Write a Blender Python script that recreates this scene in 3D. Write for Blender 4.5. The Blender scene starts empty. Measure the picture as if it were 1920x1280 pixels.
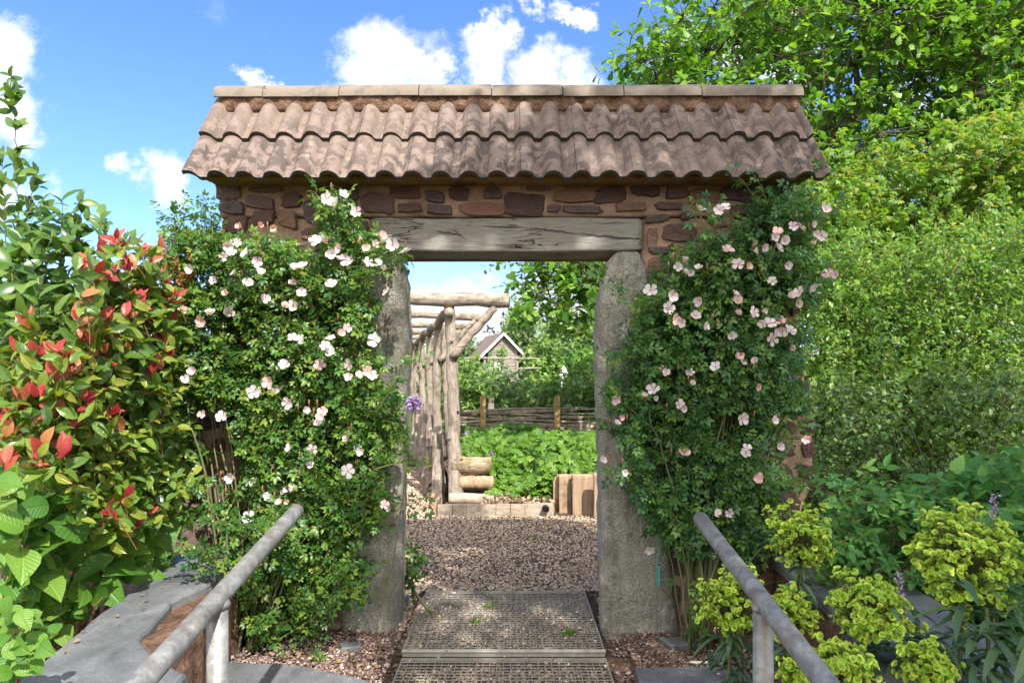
import bpy, math, random
import numpy as np
from mathutils import Vector, Matrix
R = np.random.RandomState(7)
random.seed(7)
scene = bpy.context.scene
C = scene.collection
F, HZ, H = 1280.0, 710.0, 1.44          # focal length in photo pixels, horizon row, eye height
def P(px, py, d): return np.array([(px-960)/F*d, d, H+(HZ-py)/F*d])
def PA(a, d):                            # arrays of pixels at depths
    a = np.asarray(a, float); d = np.asarray(d, float)
    return np.stack([(a[:,0]-960)/F*d, d+0*a[:,0], H+(HZ-a[:,1])/F*d], 1)
SUN = np.array([.272, -.632, .726]); SUN /= np.linalg.norm(SUN)

# ------------------------------------------------------------------ node helper
class G:
    def __init__(s, name, world=False):
        s.m = bpy.data.worlds.new(name) if world else bpy.data.materials.new(name)
        s.m.use_nodes = True; s.nt = s.m.node_tree; s.nt.nodes.clear()
    def n(s, typ, props=None, **inp):
        nd = s.nt.nodes.new('ShaderNode'+typ)
        for k, v in (props or {}).items(): setattr(nd, k, v)
        for k, v in inp.items():
            if k[0] == 'i' and k[1:].isdigit(): sock = nd.inputs[int(k[1:])]
            else: sock = nd.inputs[k.replace('_', ' ')]
            if isinstance(v, bpy.types.NodeSocket): s.nt.links.new(v, sock)
            else:
                if sock.type == 'RGBA' and not isinstance(v, (int, float)) and len(v) == 3: v = (*v, 1)
                sock.default_value = v
        return nd
    def co(s): return s.n('TexCoord').outputs['Object']
    def mapv(s, v, sc=(1,1,1), rot=(0,0,0)): return s.n('Mapping', Vector=v, Scale=sc, Rotation=rot).outputs[0]
    def noise(s, v, sc, det=4, rough=.6, dist=0): return s.n('TexNoise', Vector=v, Scale=sc, Detail=det, Roughness=rough, Distortion=dist).outputs['Fac']
    def ramp(s, f, stops, interp='LINEAR'):
        r = s.n('ValToRGB', Fac=f); cr = r.color_ramp; cr.interpolation = interp
        while len(cr.elements) < len(stops): cr.elements.new(.5)
        for e, (p, c) in zip(cr.elements, stops):
            e.position = p; e.color = (*c, 1) if not isinstance(c, (int, float)) else (c, c, c, 1)
        return r.outputs[0]
    def mix(s, f, a, b, mode='MIX'): return s.n('MixRGB', {'blend_type': mode}, Fac=f, Color1=a, Color2=b).outputs[0]
    def math(s, op, a, b=0., c=0.): return s.n('Math', {'operation': op}, i0=a, i1=b, i2=c).outputs[0]
    def vmath(s, op, a, b=(0,0,0)): return s.n('VectorMath', {'operation': op}, i0=a, i1=b).outputs[0]
    def bump(s, h, dist=.01, st=1.): return s.n('Bump', Height=h, Distance=dist, Strength=st).outputs[0]
    def pbr(s, col, rough=.8, bump=None, metal=0., spec=.4):
        p = s.n('BsdfPrincipled', Base_Color=col, Roughness=rough, Metallic=metal)
        p.inputs['Specular IOR Level'].default_value = spec
        if bump is not None: s.nt.links.new(bump, p.inputs['Normal'])
        return p.outputs[0]
    def out(s, sh):
        o = s.nt.nodes.new('ShaderNodeOutputMaterial'); s.nt.links.new(sh, o.inputs[0]); return s.m

def leaf_mat(name, cols, rough=.45, trans=.35, veins=0, tb=1.5, spec=.4):
    g = G(name)
    a = g.n('Attribute', {'attribute_name': 'rnd'})
    sp = g.n('SeparateColor', Color=a.outputs['Color'])
    st = [(i/(len(cols)-1), c) for i, c in enumerate(cols)]
    col = g.ramp(sp.outputs[0], st)
    big = g.noise(g.co(), 2.2, 2)
    col = g.mix(g.math('MULTIPLY', g.math('SUBTRACT', big, .42), 1.2), col, g.mix(1., col, (.75,.88,.7), 'MULTIPLY'))
    nrm = None
    if veins:
        v = g.math('ABSOLUTE', g.math('SUBTRACT', sp.outputs[2], .5))
        mid = g.ramp(v, [(0,1), (.05,0)])
        w = g.math('SINE', g.math('MULTIPLY', g.math('SUBTRACT', sp.outputs[1], g.math('MULTIPLY', v, .6)), 55.))
        w = g.math('POWER', g.math('MULTIPLY_ADD', w, .5, .5), 6.)
        vein = g.math('MAXIMUM', mid, g.math('MULTIPLY', w, .5))
        col = g.mix(g.math('MULTIPLY', vein, veins), col, g.mix(1., col, (1.6,1.5,1.5), 'MULTIPLY'))
        nrm = g.bump(g.math('SUBTRACT', g.noise(g.co(), 60, 2), vein), .004, .6)
    pr = g.pbr(col, rough, nrm, 0, spec)
    tr = g.n('BsdfTranslucent', Color=g.mix(1., col, (1.25*tb, 1.15*tb, .55*tb), 'MULTIPLY')).outputs[0]
    return g.out(g.n('MixShader', Fac=trans, i1=pr, i2=tr).outputs[0])

def m_bract():
    g = G('spurge_bract'); sp = g.n('SeparateColor', Color=g.n('Attribute', {'attribute_name': 'rnd'}).outputs['Color'])
    rim = g.ramp(sp.outputs[0], [(0,(.38,.56,.06)), (.5,(.52,.68,.07)), (1,(.68,.74,.12))])
    col = g.mix(g.ramp(sp.outputs[1], [(.2,0), (.5,.35), (.8,1)]), (.2,.4,.04), rim)
    pr = g.pbr(col, .5); tr = g.n('BsdfTranslucent', Color=col).outputs[0]
    return g.out(g.n('MixShader', Fac=.35, i1=pr, i2=tr).outputs[0])
def simple(name, col, rough=.7, metal=0., sc=20., var=.3, bd=.004, stretch=(1,1,1), spec=.4):
    g = G(name); v = g.mapv(g.co(), stretch)
    nz = g.noise(v, sc, 5)
    c = g.mix(nz, tuple(x*(1-var) for x in col), tuple(min(1, x*(1+var)) for x in col))
    return g.out(g.pbr(c, rough, g.bump(nz, bd), metal, spec))

def m_tile():
    g = G('tile_concrete'); c = g.co()
    a = g.n('Attribute', {'attribute_name': 'rnd'}).outputs['Fac']
    base = g.mix(g.noise(c, 5, 4), (.175,.131,.11), (.275,.21,.172))
    base = g.mix(g.math('MULTIPLY', g.math('POWER', a, 2.), .6), base, (.2,.15,.135))
    lich = g.ramp(g.noise(g.mapv(c, (1,1,.8)), 17, 5, .62, .1), [(.47,0), (.55,1)])
    pat = g.ramp(g.noise(c, 1.8, 2), [(.32,.25), (.6,1)])
    col = g.mix(g.math('MULTIPLY', g.math('MULTIPLY', lich, pat), .84), base, (.085,.068,.062))
    pale = g.ramp(g.noise(c, 22, 4), [(.64,0), (.7,1)])
    col = g.mix(g.math('MULTIPLY', pale, .35), col, (.5,.42,.33))
    gr = g.noise(c, 260, 3, .8)
    col = g.mix(1., col, g.ramp(gr, [(.25,.72), (.75,1.2)]), 'MULTIPLY')
    return g.out(g.pbr(col, .95, g.bump(g.math('ADD', gr, g.math('MULTIPLY', lich, .8)), .004, .8), spec=.15))
def m_ridge():
    g = G('ridge_concrete'); c = g.co()
    col = g.mix(g.noise(c, 9, 5), (.16,.128,.105), (.26,.215,.172))
    col = g.mix(g.ramp(g.noise(c, 16, 5), [(.5,0), (.62,.7)]), col, (.13,.115,.095))
    return g.out(g.pbr(col, .95, g.bump(g.noise(c, 120, 4), .004), spec=.15))
def m_mortar():
    g = G('sand_mortar'); c = g.co()
    n1 = g.noise(c, 7, 6, .65)
    col = g.ramp(n1, [(.3,(.27,.17,.12)), (.5,(.43,.28,.2)), (.68,(.52,.36,.27))])
    col = g.mix(g.ramp(g.noise(c, 2.2, 3), [(.5,0), (.7,.5)]), col, (.3,.19,.14))
    h = g.math('ADD', g.math('MULTIPLY', g.noise(c, 22, 5), 1.), g.math('MULTIPLY', g.noise(c, 110, 4, .8), .5))
    return g.out(g.pbr(col, .97, g.bump(h, .016, .9), spec=.1))
def m_stone():
    g = G('sandstone_rubble'); c = g.co()
    a = g.n('Attribute', {'attribute_name': 'rnd'}).outputs['Fac']
    col = g.ramp(a, [(0,(.12,.08,.075)), (.35,(.2,.12,.1)), (.65,(.15,.118,.118)), (1,(.31,.17,.12))])
    col = g.mix(g.noise(g.mapv(c, (1,1,3)), 12, 6, .7), g.mix(1., col, (.6,.6,.6), 'MULTIPLY'), g.mix(1., col, (1.55,1.5,1.5), 'MULTIPLY'))
    h = g.math('ADD', g.noise(g.mapv(c, (1,1,2.5)), 16, 6, .7), g.math('MULTIPLY', g.noise(c, 90, 4), .3))
    return g.out(g.pbr(col, .9, g.bump(h, .035, 1.), spec=.2))
def m_granite():
    g = G('granite'); c = g.co()
    sp = g.noise(c, 130, 4, .85)
    col = g.ramp(sp, [(.36,(.15,.14,.12)), (.47,(.39,.37,.32)), (.58,(.68,.65,.58))])
    col = g.mix(g.ramp(g.noise(c, 4, 5, .7), [(.44,0), (.66,.5)]), col, (.3,.28,.17))
    col = g.mix(g.ramp(g.noise(c, 9, 6, .75, 1.), [(.57,0), (.63,.6)]), col, (.5,.48,.4))
    col = g.mix(g.ramp(g.noise(g.mapv(c, (1,1,.5)), 6, 5), [(.55,0), (.7,.6)]), col, (.13,.12,.1))
    st = g.ramp(g.noise(g.mapv(c, (3,3,.35)), 3.5, 5, .7), [(.48,0), (.62,.65)])
    col = g.mix(st, col, g.mix(1., col, (.6,.59,.54), 'MULTIPLY'))
    col = g.mix(g.ramp(g.noise(c, 24, 5, .75, .8), [(.6,0), (.64,.75)]), col, (.6,.58,.5))
    h = g.math('ADD', g.math('MULTIPLY', g.noise(c, 7, 7, .72), 1.6), g.math('MULTIPLY', sp, .25))
    return g.out(g.pbr(col, .9, g.bump(h, .06, 1.), spec=.25))
def m_oldoak():
    g = G('weathered_oak'); c = g.co()
    fine = g.noise(g.mapv(c, (1.2,12,26), (0,.05,0)), 9, 6, .72, .5)
    col = g.ramp(fine, [(.25,(.13,.12,.105)), (.5,(.3,.285,.25)), (.75,(.46,.44,.39))])
    col = g.mix(g.ramp(g.noise(g.mapv(c, (1,4,5)), 2.4, 4), [(.45,0), (.75,.5)]), col, (.24,.2,.15))
    nz = g.noise(g.mapv(c, (.9,5,9), (0,.09,0)), 2.4, 4, .6, .4)
    cr = g.ramp(g.math('ABSOLUTE', g.math('SUBTRACT', nz, .52)), [(0,1), (.006,.9), (.011,0)])
    br = g.ramp(g.noise(g.mapv(c, (1,1,1)), 3.2, 2), [(.47,0), (.53,1)])
    cr = g.math('MULTIPLY', cr, br)
    col = g.mix(cr, col, (.025,.02,.016))
    return g.out(g.pbr(col, .85, g.bump(g.math('SUBTRACT', fine, g.math('MULTIPLY', cr, 2.)), .008, .9), spec=.2))
def m_wood(name, c1, c2, stretch=(1,1,12), sc=6, moss=0, bd=.01, dark=.0):
    g = G(name); c = g.co()
    fine = g.noise(g.mapv(c, stretch), sc, 6, .7, .6)
    a = g.n('Attribute', {'attribute_name': 'rnd'}).outputs['Fac']
    col = g.mix(g.ramp(fine, [(.3,0), (.7,1)]), c1, c2)
    col = g.mix(g.math('MULTIPLY', a, .35), col, g.mix(1., col, (.62,.6,.6), 'MULTIPLY'))
    blot = g.ramp(g.noise(c, 5.5, 5, .7), [(.5,0), (.64,.75)])
    col = g.mix(blot, col, tuple(x*.45 for x in c1))
    if moss: col = g.mix(g.ramp(g.noise(c, 5, 4), [(.42,0), (.55,moss)]), col, (.13,.14,.02))
    return g.out(g.pbr(col, .9, g.bump(fine, bd, 1.), spec=.15))
def m_galv():
    g = G('galvanised_steel'); c = g.co()
    v = g.n('TexVoronoi', Vector=c, Scale=70.).outputs['Color']; v = g.n('RGBToBW', Color=v).outputs[0]; v = g.ramp(v, [(0,.5),(1,1.6)])
    n1 = g.noise(c, 9, 6, .7, 1.)
    col = g.ramp(n1, [(.3,(.08,.077,.066)), (.5,(.185,.182,.16)), (.7,(.34,.335,.295))])
    col = g.mix(.18, col, g.mix(1., (.4,.41,.42), v, 'MULTIPLY'))
    col = g.mix(g.ramp(g.noise(c, 15, 5), [(.5,0), (.66,.55)]), col, (.17,.125,.095))
    return g.out(g.pbr(col, g.ramp(n1, [(.3,.42), (.7,.66)]), g.bump(g.noise(c, 70, 4), .002), .35, .5))
def m_slate():
    g = G('slate_coping'); c = g.co()
    n1 = g.noise(g.mapv(c, (1.6,1,1), (0,0,.5)), 3.5, 6, .6, .5)
    col = g.ramp(n1, [(.3,(.085,.09,.097)), (.55,(.15,.157,.165)), (.75,(.225,.23,.235))])
    col = g.mix(g.ramp(g.noise(c, 90, 4, .8), [(.3,.5), (.6,0)]), col, (.06,.062,.066))
    h = g.math('ADD', g.noise(g.mapv(c, (1,.5,1), (0,0,.5)), 4.5, 6), g.math('MULTIPLY', g.noise(c, 80, 4), .15))
    return g.out(g.pbr(col, .62, g.bump(h, .03, .8), spec=.4))
def m_tint(name, stops, rough=.85, sc=60):
    g = G(name)
    a = g.n('Attribute', {'attribute_name': 'rnd'}).outputs['Fac']
    n = len(stops)
    col = g.ramp(a, [(i/(n-1), s) for i, s in enumerate(stops)])
    nz = g.noise(g.co(), sc, 4)
    col = g.mix(1., col, g.ramp(nz, [(.3,.75), (.7,1.2)]), 'MULTIPLY')
    return g.out(g.pbr(col, rough, g.bump(nz, .004), spec=.3))
def m_ground():
    g = G('earth'); c = g.co()
    n1 = g.noise(c, 30, 6, .75)
    soil = g.ramp(n1, [(.3,(.06,.036,.024)), (.55,(.17,.11,.08)), (.75,(.3,.22,.17))])
    y = g.n('SeparateXYZ', Vector=c).outputs[1]
    grass = g.mix(g.noise(c, 3, 5), (.05,.085,.02), (.11,.15,.035))
    ax = g.math('ABSOLUTE', g.n('SeparateXYZ', Vector=c).outputs[0])
    f = g.math('MAXIMUM', g.ramp(g.math('MULTIPLY', y, .01), [(.13,0), (.16,1)]), g.ramp(g.math('MULTIPLY', ax, .1), [(.38,0), (.5,1)]))
    col = g.mix(f, soil, grass)
    return g.out(g.pbr(col, .97, g.bump(g.noise(c, 45, 5, .8), .03), spec=.1))

M = dict(tile=m_tile(), ridge=m_ridge(), mortar=m_mortar(), stone=m_stone(), granite=m_granite(), oak=m_oldoak(),
    soffit=m_wood('soffit_timber', (.2,.11,.04), (.36,.22,.09), (.6,8,8), 5),
    lintel_under=m_wood('lintel_underside', (.16,.1,.055), (.33,.21,.12), (.8,9,9), 5),
    log=m_wood('pergola_log', (.2,.155,.12), (.5,.425,.35), (4,4,1.1), 6, bd=.035),
    logx=m_wood('pergola_log_flat', (.22,.17,.13), (.52,.445,.37), (1.1,4,4), 6, bd=.035),
    mosslog=m_wood('mossy_log', (.24,.17,.11), (.5,.4,.3), (.8,4,4), 7, moss=.6, bd=.02),
    sleeper=m_wood('sleeper_timber', (.28,.18,.115), (.5,.37,.25), (5,5,.7), 5),
    post=m_wood('fence_post_timber', (.3,.19,.08), (.46,.31,.15), (5,5,.8), 6),
    wattle=m_wood('wattle_rods', (.16,.13,.1), (.48,.41,.33), (1,6,6), 8),
    plank=m_wood('edging_board', (.3,.24,.18), (.5,.42,.33), (1,5,5), 6),
    shed=m_wood('shed_boards', (.2,.175,.15), (.36,.32,.28), (.6,.6,10), 3),
    galv=m_galv(), grate=simple('grate_steel', (.36,.34,.28), .55, .2, 30, .35, .001), mossedge=simple('tile_edge_algae', (.055,.045,.035), .95, 0, 60, .5, .004), slate=m_slate(), ground=m_ground(),
    gravel=m_tint('path_gravel', [(.25,.19,.14), (.55,.4,.28), (.4,.3,.22), (.7,.56,.41), (.46,.3,.2), (.78,.69,.55)]),
    grit=m_tint('red_grit', [(.09,.055,.045), (.2,.12,.095), (.14,.1,.09), (.3,.2,.16), (.45,.38,.33)]),
    rough=m_wood('broken_mortar', (.13,.075,.05), (.33,.2,.13), (3,3,3), 7, bd=.05),
    bark=m_wood('bark', (.1,.08,.06), (.2,.17,.13), (4,4,1), 8),
    cane=simple('green_cane', (.12,.13,.05), .6, sc=15), redcane=simple('red_cane', (.22,.09,.05), .5, sc=15),
    twig=simple('twig_brown', (.17,.13,.09), .8, sc=15),
    white=simple('white_paint', (.7,.68,.62), .6, sc=4, var=.08), dark=simple('dark_iron', (.03,.03,.035), .5, sc=4),
    black=simple('black_plastic', (.015,.015,.016), .4, sc=4), rooftile=simple('shed_roof_felt', (.17,.125,.1), .9, sc=3),
    twine=simple('turquoise_twine', (.05,.38,.32), .7, sc=90),
    stamen=simple('rose_stamens', (.55,.36,.06), .8, sc=200, bd=.002))
LEAF = dict(
    rose=leaf_mat('rose_leaf', [(.03,.085,.02), (.05,.13,.03), (.075,.17,.032), (.12,.22,.035), (.2,.26,.045)], .36, .35, spec=.4),
    rosecool=leaf_mat('rose_leaf_cool', [(.03,.095,.035), (.05,.135,.045), (.07,.17,.045), (.1,.21,.045), (.15,.23,.045)], .36, .35, spec=.4),
    oak=leaf_mat('oak_leaf', [(.045,.13,.018), (.08,.2,.022), (.13,.27,.026), (.2,.34,.04)], .42, .42, spec=.35),
    haw=leaf_mat('hawthorn_leaf', [(.055,.14,.022), (.095,.21,.03), (.155,.3,.045), (.27,.35,.08)], .42, .42),
    maple=leaf_mat('maple_leaf', [(.08,.17,.02), (.12,.25,.028), (.19,.32,.04), (.3,.29,.07)], .45, .45),
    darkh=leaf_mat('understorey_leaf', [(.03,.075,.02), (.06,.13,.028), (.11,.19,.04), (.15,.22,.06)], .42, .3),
    willow=leaf_mat('elaeagnus_leaf', [(.045,.11,.025), (.08,.165,.03), (.12,.21,.04), (.17,.25,.06)], .32, .35, spec=.5),
    phot=leaf_mat('photinia_leaf', [(.05,.11,.018), (.1,.19,.024), (.17,.25,.03), (.28,.3,.04)], .28, .35, veins=.3, spec=.5),
    photred=leaf_mat('photinia_young_leaf', [(.28,.025,.03), (.42,.05,.05), (.5,.12,.08), (.42,.2,.07)], .28, .35, veins=.3, tb=.9, spec=.5),
    vib=leaf_mat('broad_leaf', [(.05,.14,.022), (.085,.2,.028), (.13,.26,.036), (.17,.29,.045)], .45, .38, veins=.5),
    nettle=leaf_mat('nettle_leaf', [(.05,.16,.045), (.085,.23,.06), (.15,.31,.07)], .5, .35, veins=.4),
    geran=leaf_mat('geranium_leaf', [(.07,.16,.02), (.12,.24,.028), (.18,.3,.035)], .45, .42),
    euleaf=leaf_mat('spurge_leaf', [(.05,.11,.06), (.07,.14,.075), (.12,.18,.07)], .5, .25),
    eucup=m_bract(),
    far=leaf_mat('far_leaf', [(.05,.12,.025), (.09,.18,.035), (.15,.26,.045), (.24,.3,.08)], .5, .35),
    farcool=leaf_mat('far_leaf_cool', [(.08,.15,.06), (.13,.21,.09), (.2,.27,.12)], .5, .35),
    petal=leaf_mat('pale_petal', [(.66,.47,.54), (.72,.58,.64), (.76,.68,.72)], .6, .3, tb=.75),
    petalpink=leaf_mat('pink_petal', [(.75,.4,.4), (.78,.5,.5), (.8,.6,.6)], .6, .3, tb=.75),
    violet=leaf_mat('violet_floret', [(.3,.18,.45), (.42,.3,.6), (.5,.4,.68)], .6, .3, tb=.8))

# ------------------------------------------------------------------ meshes and things
def raw_mesh(name, V, Fc, rnd=None, mats=(), midx=None, smooth=False):
    """V (n,3); Fc (m,k) one face size; rnd (n,3) vertex colour data"""
    me = bpy.data.meshes.new(name)
    V = np.asarray(V, np.float32); Fc = np.asarray(Fc, np.int32); m, k = Fc.shape
    me.vertices.add(len(V)); me.vertices.foreach_set('co', V.ravel())
    me.loops.add(m*k); me.loops.foreach_set('vertex_index', Fc.ravel())
    me.polygons.add(m); me.polygons.foreach_set('loop_start', np.arange(0, m*k, k, dtype=np.int32))
    if midx is not None: me.polygons.foreach_set('material_index', np.asarray(midx, np.int32))
    for mm in mats: me.materials.append(mm)
    me.update(calc_edges=True)
    if smooth: me.polygons.foreach_set('use_smooth', np.ones(m, bool))
    if rnd is not None:
        a = me.attributes.new('rnd', 'FLOAT_COLOR', 'POINT')
        rnd = np.asarray(rnd, np.float32)
        if rnd.ndim == 1: rnd = np.stack([rnd]*3, 1)
        a.data.foreach_set('color', np.concatenate([rnd, np.ones((len(rnd),1), np.float32)], 1).ravel())
    return me
class MB:                                # collects pieces into ONE mesh object
    def __init__(s): s.v = []; s.f = []; s.mi = []; s.r = []; s.n = 0
    def add(s, V, faces, mi=0, r=None):
        V = np.asarray(V, float)
        if r is None: r = R.rand()
        s.v.append(V); s.r += [r]*len(V)
        for f in faces: s.f.append([i+s.n for i in f]); s.mi.append(mi)
        s.n += len(V)
    def box(s, a, b, mi=0, r=None, jit=0.):
        x0,y0,z0 = a; x1,y1,z1 = b
        V = np.array([(x,y,z) for z in (z0,z1) for y in (y0,y1) for x in (x0,x1)], float)
        if jit: V += R.uniform(-jit, jit, V.shape)
        s.add(V, [(0,2,3,1),(4,5,7,6),(0,1,5,4),(2,6,7,3),(0,4,6,2),(1,3,7,5)], mi, r)
    def tube(s, pts, rad, sides=8, mi=0, r=None, wob=0., cap=True):
        pts = np.asarray(pts, float); n = len(pts)
        rad = np.broadcast_to(np.asarray(rad, float), (n,))
        T = np.gradient(pts, axis=0); T /= np.linalg.norm(T, axis=1)[:,None]+1e-9
        up = np.array([0,0,1.]) if abs(T[0][2]) < .8 else np.array([1.,0,0])
        V = []
        ph = R.rand(sides)*0
        for i in range(n):
            u = np.cross(T[i], up); u /= np.linalg.norm(u)+1e-9; v = np.cross(T[i], u)
            for k in range(sides):
                a = 2*math.pi*k/sides; q = rad[i]*(1+wob*R.uniform(-1,1))
                V.append(pts[i]+q*(math.cos(a)*u+math.sin(a)*v))
        Fs = [(i*sides+k, i*sides+(k+1)%sides, (i+1)*sides+(k+1)%sides, (i+1)*sides+k) for i in range(n-1) for k in range(sides)]
        if cap: Fs += [tuple(range(sides))[::-1], tuple(range((n-1)*sides, n*sides))]
        s.add(V, Fs, mi, r)
    def build(s, name, mats, parent=None, smooth=False):
        me = bpy.data.meshes.new(name)
        V = np.concatenate(s.v) if s.v else np.zeros((0,3))
        me.from_pydata([tuple(v) for v in V], [], s.f)
        if not isinstance(mats, (list, tuple)): mats = [mats]
        for m in mats: me.materials.append(m)
        me.polygons.foreach_set('material_index', np.array(s.mi, np.int32))
        me.polygons.foreach_set('use_smooth', np.full(len(s.f), smooth))
        a = me.attributes.new('rnd', 'FLOAT_COLOR', 'POINT')
        rr = np.array(s.r, np.float32); a.data.foreach_set('color', np.stack([rr,rr,rr,np.ones_like(rr)], 1).ravel())
        me.update()
        return link(name, me, parent)
def link(name, me, parent=None):
    o = bpy.data.objects.new(name, me); C.objects.link(o)
    if parent is not None: adopt(o, parent)
    return o
def adopt(o, parent):
    o.parent = parent
    w = Matrix.Translation(parent.location); p = parent
    while p.parent is not None: p = p.parent; w = Matrix.Translation(p.location) @ w if p.type == 'EMPTY' else w
    if parent.type == 'EMPTY' and parent.parent is None: w = Matrix.Translation(parent.location)
    else: w = Matrix.Identity(4)         # a mesh part keeps its verts in world space
    o.matrix_parent_inverse = w.inverted()
def sub(o, part):                        # sub-part under a mesh part
    o.parent = part; o.matrix_parent_inverse = Matrix.Translation(top(part).location).inverted() if False else Matrix.Identity(4)
    return o
def top(o):
    while o.parent: o = o.parent
    return o
def tag(o, label=None, cat=None, group=None, kind=None):
    if label: o['label'] = label
    if cat: o['category'] = cat
    if group: o['group'] = group
    if kind: o['kind'] = kind
    return o
def thing(name, loc, label, cat, group=None):
    o = bpy.data.objects.new(name, None); C.objects.link(o); o.location = tuple(map(float, loc)); o.empty_display_size = .1
    return tag(o, label, cat, group)

_nd = R.normal(size=(18,3)); _ph = R.rand(18)*6.28
def sn(Pn, sc=1., seed=0):               # smooth pseudo noise about -1..1, vectorised
    Pn = np.asarray(Pn, float)*sc+seed*3.17; o = 0
    for i in range(18):
        k = 1.+(i//6)*1.3
        o = o+np.sin(Pn@(_nd[i]*k*2)+_ph[i])/k
    return o/5.

# ------------------------------------------------------------------ leaves
def leaf_t(ts, ws, fold=.25, curl=.25, wid=1.):
    """stations along x: left, rib, right; all triangles. returns V, F, UV"""
    V = [(0,0,0)]; UV = [(0,.5)]
    for t, w in zip(ts, ws):
        z = -curl*t*t
        w = w*wid
        V += [(t, w, z+fold*w), (t, 0, z), (t, -w, z+fold*w)]; UV += [(t,.5+w/(2*max(ws)*wid)), (t,.5), (t,.5-w/(2*max(ws)*wid))]
    V.append((1,0,-curl)); UV.append((1,.5))
    n = len(ts); Fc = [(0,2,1),(0,3,2)]
    for i in range(n-1):
        a = 1+3*i; b = a+3
        Fc += [(a,a+1,b+1),(a,b+1,b),(a+1,a+2,b+2),(a+1,b+2,b+1)]
    a = 1+3*(n-1); e = len(V)-1
    Fc += [(a,a+1,e),(a+1,a+2,e)]
    return np.array(V,float), np.array(Fc), np.array(UV,float)
def rotz(V, a): c,s = math.cos(a), math.sin(a); return V@np.array([[c,s,0],[-s,c,0],[0,0,1]])
def compound(base, items):
    """items: (x, y, angle, scale) leaflets of one compound leaf"""
    Vs, Fs, Us = [], [], []; n = 0
    for x, y, a, s in items:
        V = rotz(base[0]*s, a)+np.array([x,y,0]); Vs.append(V); Fs.append(base[1]+n); Us.append(base[2]); n += len(V)
    return np.concatenate(Vs), np.concatenate(Fs), np.concatenate(Us)
T_tiny = leaf_t([.45], [.3], .3, .15)
T_small = leaf_t([.3,.65], [.26,.24], .3, .2)
T_med = leaf_t([.15,.4,.7,.9], [.15,.25,.2,.08], .3, .3)
T_oak = leaf_t([.12,.25,.35,.5,.6,.75,.88], [.07,.19,.12,.31,.2,.33,.2], .15, .2)
T_broad = leaf_t([.06,.18,.35,.55,.75,.9], [.16,.29,.37,.34,.22,.09], .22, .35)
T_long = leaf_t([.1,.4,.75], [.05,.08,.06], .3, .45)
T_serr = leaf_t([.08,.12,.24,.28,.42,.46,.6,.64,.78,.82,.93], [.2,.27,.28,.34,.3,.33,.22,.26,.13,.16,.05], .2, .3)
_l = leaf_t([.3,.7], [.28,.22], .3, .25)
T_rose = compound(_l, [(.62,0,0,.46), (.58,.03,.95,.4), (.58,-.03,-.95,.4), (.26,.02,1.1,.34), (.26,-.02,-1.1,.34)])
T_bramble = compound(T_med, [(.4,0,0,.75), (.38,.02,1.25,.6), (.38,-.02,-1.25,.6)])
T_palm = compound(leaf_t([.35,.55,.8], [.16,.27,.2], .2, .3), [(0,0,a,.62 if abs(a) > 1.5 else .72) for a in (-2.1,-1.25,-.6,0,.6,1.25,2.1)])
T_maple = compound(leaf_t([.4,.7], [.2,.17], .2, .3), [(0,0,a,s) for a,s in ((-1.3,.5),(-.65,.72),(0,.9),(.65,.72),(1.3,.5))])

def norm(v): return v/(np.linalg.norm(v, axis=-1, keepdims=True)+1e-9)
def frames(D, N):
    D = norm(D); S = norm(np.cross(N, D)); N2 = np.cross(D, S)
    return np.stack([D, S, N2], 2)       # columns
def instance(T, D, N, pos, size):
    V, Fc, UV = T; n = len(pos); k = len(V)
    size = np.broadcast_to(np.asarray(size, float), (n,))
    Mx = frames(D, N)*size[:,None,None]
    W = np.einsum('nij,kj->nki', Mx, V)+pos[:,None,:]
    rn = R.rand(n)
    rnd = np.empty((n,k,3)); rnd[:,:,0] = rn[:,None]; rnd[:,:,1] = UV[:,0]; rnd[:,:,2] = UV[:,1]
    FF = (Fc[None]+(np.arange(n)*k)[:,None,None]).reshape(-1, Fc.shape[1])
    return W.reshape(-1,3), FF, rnd.reshape(-1,3)
def leaves_obj(name, mat, packs, parent=None, smooth=False, bias=None):
    if name in ('twigs','flower_stalks'): return tag(_leaves(name, mat, packs, parent), kind='stuff')
    return _leaves(name, mat, packs, parent, smooth)
def _leaves(name, mat, packs, parent=None, smooth=False):
    Vs, Fs, Rs = [], [], []; n = 0
    for V, Fc, r in packs: Vs.append(V); Fs.append(Fc+n); Rs.append(r); n += len(V)
    return link(name, raw_mesh(name, np.concatenate(Vs), np.concatenate(Fs), np.concatenate(Rs), [mat], smooth=smooth), parent)
_prV = np.array([(x, .5*math.cos(a), .5*math.sin(a)) for x in (0,1) for a in (0,2.09,4.19)]); 
_prF = np.array([(0,1,4),(0,4,3),(1,2,5),(1,5,4),(2,0,3),(2,3,5)])
def prisms(A, B, ra, rb):                # thin three-sided twigs from A to B
    A = np.asarray(A,float); B = np.asarray(B,float); n = len(A)
    D = B-A; L = np.linalg.norm(D, axis=1); N = np.tile([.3,.2,1.], (n,1))+R.normal(size=(n,3))*.1
    Fr = frames(D, N)
    ra = np.broadcast_to(ra, (n,)); rb = np.broadcast_to(rb, (n,))
    V = np.tile(_prV, (n,1,1)); V[:,:,0] *= L[:,None]; V[:,:3,1:] *= 2*ra[:,None,None]; V[:,3:,1:] *= 2*rb[:,None,None]
    W = np.einsum('nij,nkj->nki', Fr, V)+A[:,None,:]
    FF = (_prF[None]+(np.arange(n)*6)[:,None,None]).reshape(-1,3)
    return W.reshape(-1,3), FF, np.repeat(R.rand(n), 6)[:,None]*np.ones((1,3))
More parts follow.
